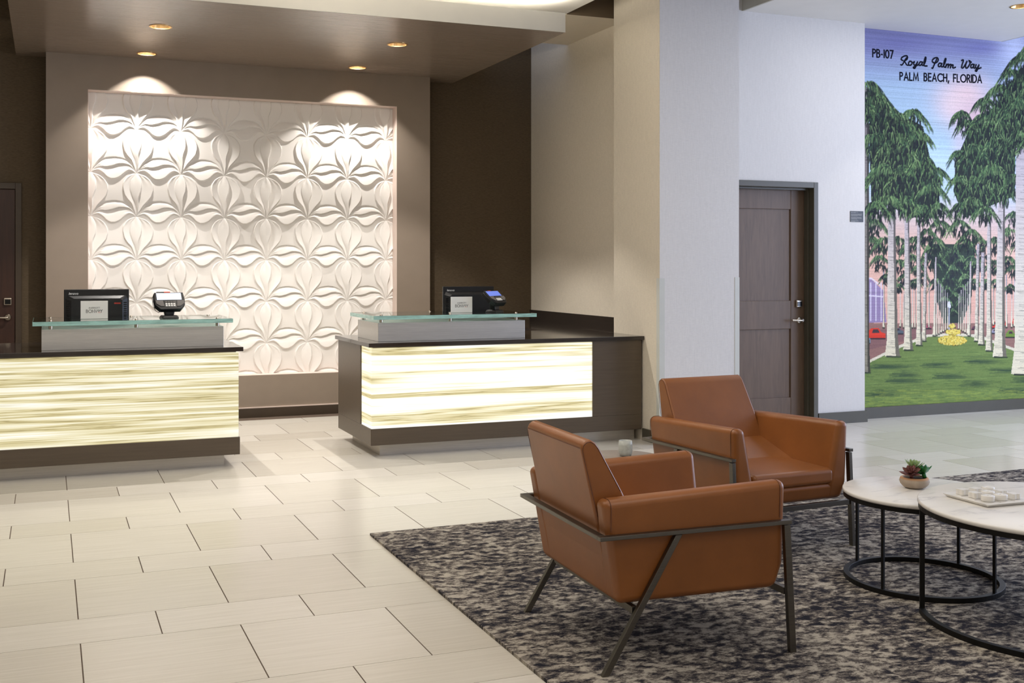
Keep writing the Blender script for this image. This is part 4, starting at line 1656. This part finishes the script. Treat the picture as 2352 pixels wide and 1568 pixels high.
for x, y, r in ((2140, 440, 38), (2120, 490, 38), (2156, 480, 30), (2080, 470, 40), (2040, 470, 42), (2010, 480, 36), (2150, 400, 34), (2030, 400, 48), (2080, 400, 46), (2120, 380, 42), (2010, 330, 50), (2062, 330, 50), (2108, 320, 40), (2098, 270, 40), (2060, 280, 44), (2030, 260, 46), (2014, 236, 44), (1992, 206, 42), (1990, 250, 30),
                (2206, 480, 30), (2230, 470, 36), (2262, 490, 34), (2300, 440, 40), (2204, 420, 32), (2250, 420, 40), (2280, 400, 44), (2330, 420, 40), (2204, 360, 30), (2240, 350, 40), (2290, 340, 46), (2330, 330, 46), (2222, 290, 32), (2210, 268, 28), (2262, 280, 40), (2300, 270, 46), (2340, 250, 50), (2262, 240, 32), (2296, 215, 42), (2322, 180, 44), (2350, 145, 48), (2390, 200, 55), (2390, 110, 50), (2390, 300, 50)):
    crown(x, y, r, 27, 0)
trunk(2352, 858, 44, 2352, 340, 36)

crown(2346, 318, 40, 26, 0)
crown(2372, 330, 40, 26, 0)
for _ in range(2600):
    x, y = rng.uniform(1988, 2400), rng.uniform(180, 520)
    c_, r_ = M(x, y)
    if not (0 <= int(c_) < CW and 0 <= int(r_) < CH) or canvas[int(r_), int(c_)].sum() > .09:
        continue
    L_ = rng.uniform(8, 20)
    k_ = (1 if rng.random() < .5 else -1) * rng.uniform(.05, .35)
    stroke([(x, y), (x + k_ * L_ * .6, y + L_ * .5), (x + k_ * L_, y + L_)], 1.8, .6, LT[rng.integers(4)], .75)
# lamp post and flower beds
stroke([(2180, 776), (2180, 704)], 2.4, 2.0, (196, 198, 214))
poly([(2176, 706), (2184, 706), (2183, 696), (2180, 690), (2177, 696)], (222, 224, 232))
for cx_, cy_, rx, ry, n in ((2190, 762, 18, 6, 120), (2188, 748, 8, 5, 40), (2187, 781, 33, 11, 420)):
    for _ in range(n // 3):
        a, r = rng.uniform(0, 2 * pi), math.sqrt(rng.random())
        stroke([(cx_ + rx * r * cos(a), cy_ + ry * r * sin(a) + 1)] * 2, 3, 3, (104, 96, 40), .8)
        x_, y_ = M(cx_ + rx * r * cos(a), cy_ + ry * r * sin(a) + 1)
        dab(x_, y_, 1.4, rgbf((104, 96, 40)))
    for _ in range(n):
        a, r = rng.uniform(0, 2 * pi), math.sqrt(rng.random())
        x_, y_ = M(cx_ + rx * r * cos(a), cy_ + ry * r * sin(a))
        dab(x_, y_, 1.15, rgbf([(226, 204, 92), (236, 220, 120), (210, 180, 70)][rng.integers(3)]))
# printed cloth: faint horizontal threads
thread = (1 + .07 * rng.normal(size=(CH, 1)) + .05 * rng.normal(size=(CH, CW))).astype(np.float32)
canvas *= thread[..., None]
canvas = np.clip(canvas, .005, 1)

mur = empty('palm_mural', ((MX0 + MX1) / 2, MY, MZ0))
tag(mur, 'wall-height vintage postcard mural of a palm avenue with printed title', 'mural')
idx = np.arange(CW * CH).reshape(CH, CW)
quads = np.stack([idx[:-1, :-1], idx[:-1, 1:], idx[1:, 1:], idx[1:, :-1]], -1).reshape(-1, 4)
co = np.stack([XX * RES - (MX1 - MX0) / 2, np.zeros_like(XX), YY * RES], -1).reshape(-1, 3)
me = bpy.data.meshes.new('print_sheet')
me.vertices.add(len(co))
me.vertices.foreach_set('co', co.astype(np.float32).ravel())
me.loops.add(quads.size)
me.loops.foreach_set('vertex_index', quads.ravel().astype(np.int32))
me.polygons.add(len(quads))
me.polygons.foreach_set('loop_start', np.arange(0, quads.size, 4, dtype=np.int32))
me.update(calc_edges=True)
att = me.color_attributes.new('print', 'FLOAT_COLOR', 'POINT')
rgba = np.concatenate([canvas, np.ones((CH, CW, 1), np.float32)], -1)
att.data.foreach_set('color', rgba.reshape(-1).astype(np.float32))
link('print_sheet', me, 'mural_print', mur)


def on_mural(x, y):
    c_, r_ = M(x, y)
    return (c_ * RES - (MX1 - MX0) / 2, -0.0015, r_ * RES)


def mural_text(txt, x0, y0, x1, y1, h, w_, gap):
    """set a line from (x0,y0) to (x1,y1) in sheet units, cap height h"""
    s, wd = text_strokes(txt, 1.0, gap)
    out = []
    for st_ in s:
        out.append([(x0 + (x1 - x0) * p / wd, y0 + (y1 - y0) * p / wd - q * h) for p, q in st_])
    mb = MB()
    for k, st_ in enumerate(out):
        P3 = [on_mural(*p) for p in st_]
        a, f_ = ribbon([(p[0], p[2]) for p in P3], w_)
        if f_:
            mb.add([(p.x, -0.0015 - .0001 * k - .000008 * i, p.y) for i, p in enumerate(a)], f_)
    return mb.build('lettering', 'mural_ink', mur)


mural_text('PB-107', 2004.5, 130.5, 2051, 134, 17.5, .0135, .20)
mural_text('PALM', 2067, 183.5, 2109, 185, 17.0, .0135, .26)
mural_text('BEACH,', 2122.5, 185.5, 2179, 187.5, 17.0, .0135, .26)
mural_text('FLORIDA', 2190, 187.8, 2254, 190, 17.0, .0135, .26)


def spline(P, n=8):
    out = []
    m_ = len(P)
    for i in range(m_ - 1):
        p0, p1, p2, p3 = P[max(i - 1, 0)], P[i], P[i + 1], P[min(i + 2, m_ - 1)]
        for k in range(n):
            t = k / n
            out.append(tuple(.5 * (2 * b + (c - a) * t + (2 * a - 5 * b + 4 * c - d) * t * t + (3 * b - a - 3 * c + d) * t ** 3) for a, b, c, d in zip(p0, p1, p2, p3)))
    out.append(P[-1])
    return out


# brush script, traced in sheet units inside the 290..930 x 225..360 box of a 3.41x enlargement
SCR = [
    # R
    [(352, 245), (338, 262), (326, 285), (312, 304), (302, 302)], [(318, 268), (306, 262), (312, 246), (332, 234), (352, 234), (356, 250), (344, 266), (326, 274)], [(330, 274), (340, 288), (350, 304), (362, 306)],
    # o
    [(384, 276), (372, 276), (364, 290), (366, 304), (378, 306), (390, 296), (390, 282), (382, 276)], [(388, 282), (400, 284), (408, 280)],
    # y
    [(410, 278), (404, 296), (412, 306), (424, 298), (434, 280)], [(434, 280), (426, 304), (414, 328), (404, 330), (402, 322), (420, 312), (442, 302)],
    # a
    [(470, 282), (456, 280), (446, 294), (446, 306), (458, 306), (468, 294), (474, 282)], [(474, 282), (468, 300), (474, 308), (484, 302)],
    # l
    [(484, 302), (496, 276), (500, 248), (494, 246), (486, 276), (484, 302), (490, 312), (508, 312)],
    # P
    [(584, 258), (574, 282), (562, 308), (552, 330), (546, 328)], [(562, 286), (550, 280), (552, 264), (568, 250), (588, 248), (596, 262), (588, 280), (570, 290), (562, 288)],
    # a
    [(620, 292), (606, 290), (596, 304), (598, 316), (610, 316), (620, 304), (624, 292)], [(624, 292), (618, 310), (624, 320), (634, 314)],
    # l
    [(634, 314), (648, 288), (656, 258), (650, 256), (640, 288), (638, 314), (644, 322), (654, 316)],
    # m
    [(660, 298), (654, 324)], [(656, 312), (668, 300), (676, 300), (672, 326)], [(674, 314), (686, 302), (696, 302), (690, 328)], [(692, 316), (704, 304), (712, 306), (708, 324), (716, 328), (730, 322)],
    # W
    [(778, 270), (788, 264), (792, 272), (782, 304), (778, 324), (788, 328), (806, 304), (820, 276)], [(820, 276), (810, 306), (812, 328), (824, 326), (842, 298), (846, 278), (836, 270), (842, 282), (854, 282)],
    # a
    [(872, 300), (858, 300), (850, 314), (852, 326), (862, 326), (872, 314), (876, 300)], [(876, 300), (870, 320), (878, 330), (886, 322)],
    # y
    [(892, 302), (886, 320), (894, 330), (904, 322), (914, 304)], [(914, 304), (906, 330), (896, 352), (888, 354), (888, 344), (904, 336), (930, 326)],
]
for lo, hi in ((290, 515), (540, 735), (770, 940)):
    mb = MB()
    for k, st_ in enumerate(SCR):
        if not lo <= st_[0][0] <= hi:
            continue
        P2 = spline([(1980 + x * .29337, 60 + y * .29337) for x, y in st_], 6)
        P3 = [on_mural(*p) for p in P2]
        a, f_ = ribbon([(p[0], p[2]) for p in P3], .0138)
        if f_:
            mb.add([(p.x, -0.0016 - .0001 * k - .000008 * i, p.y) for i, p in enumerate(a)], f_)
    mb.build('script_lettering', 'mural_ink', mur)
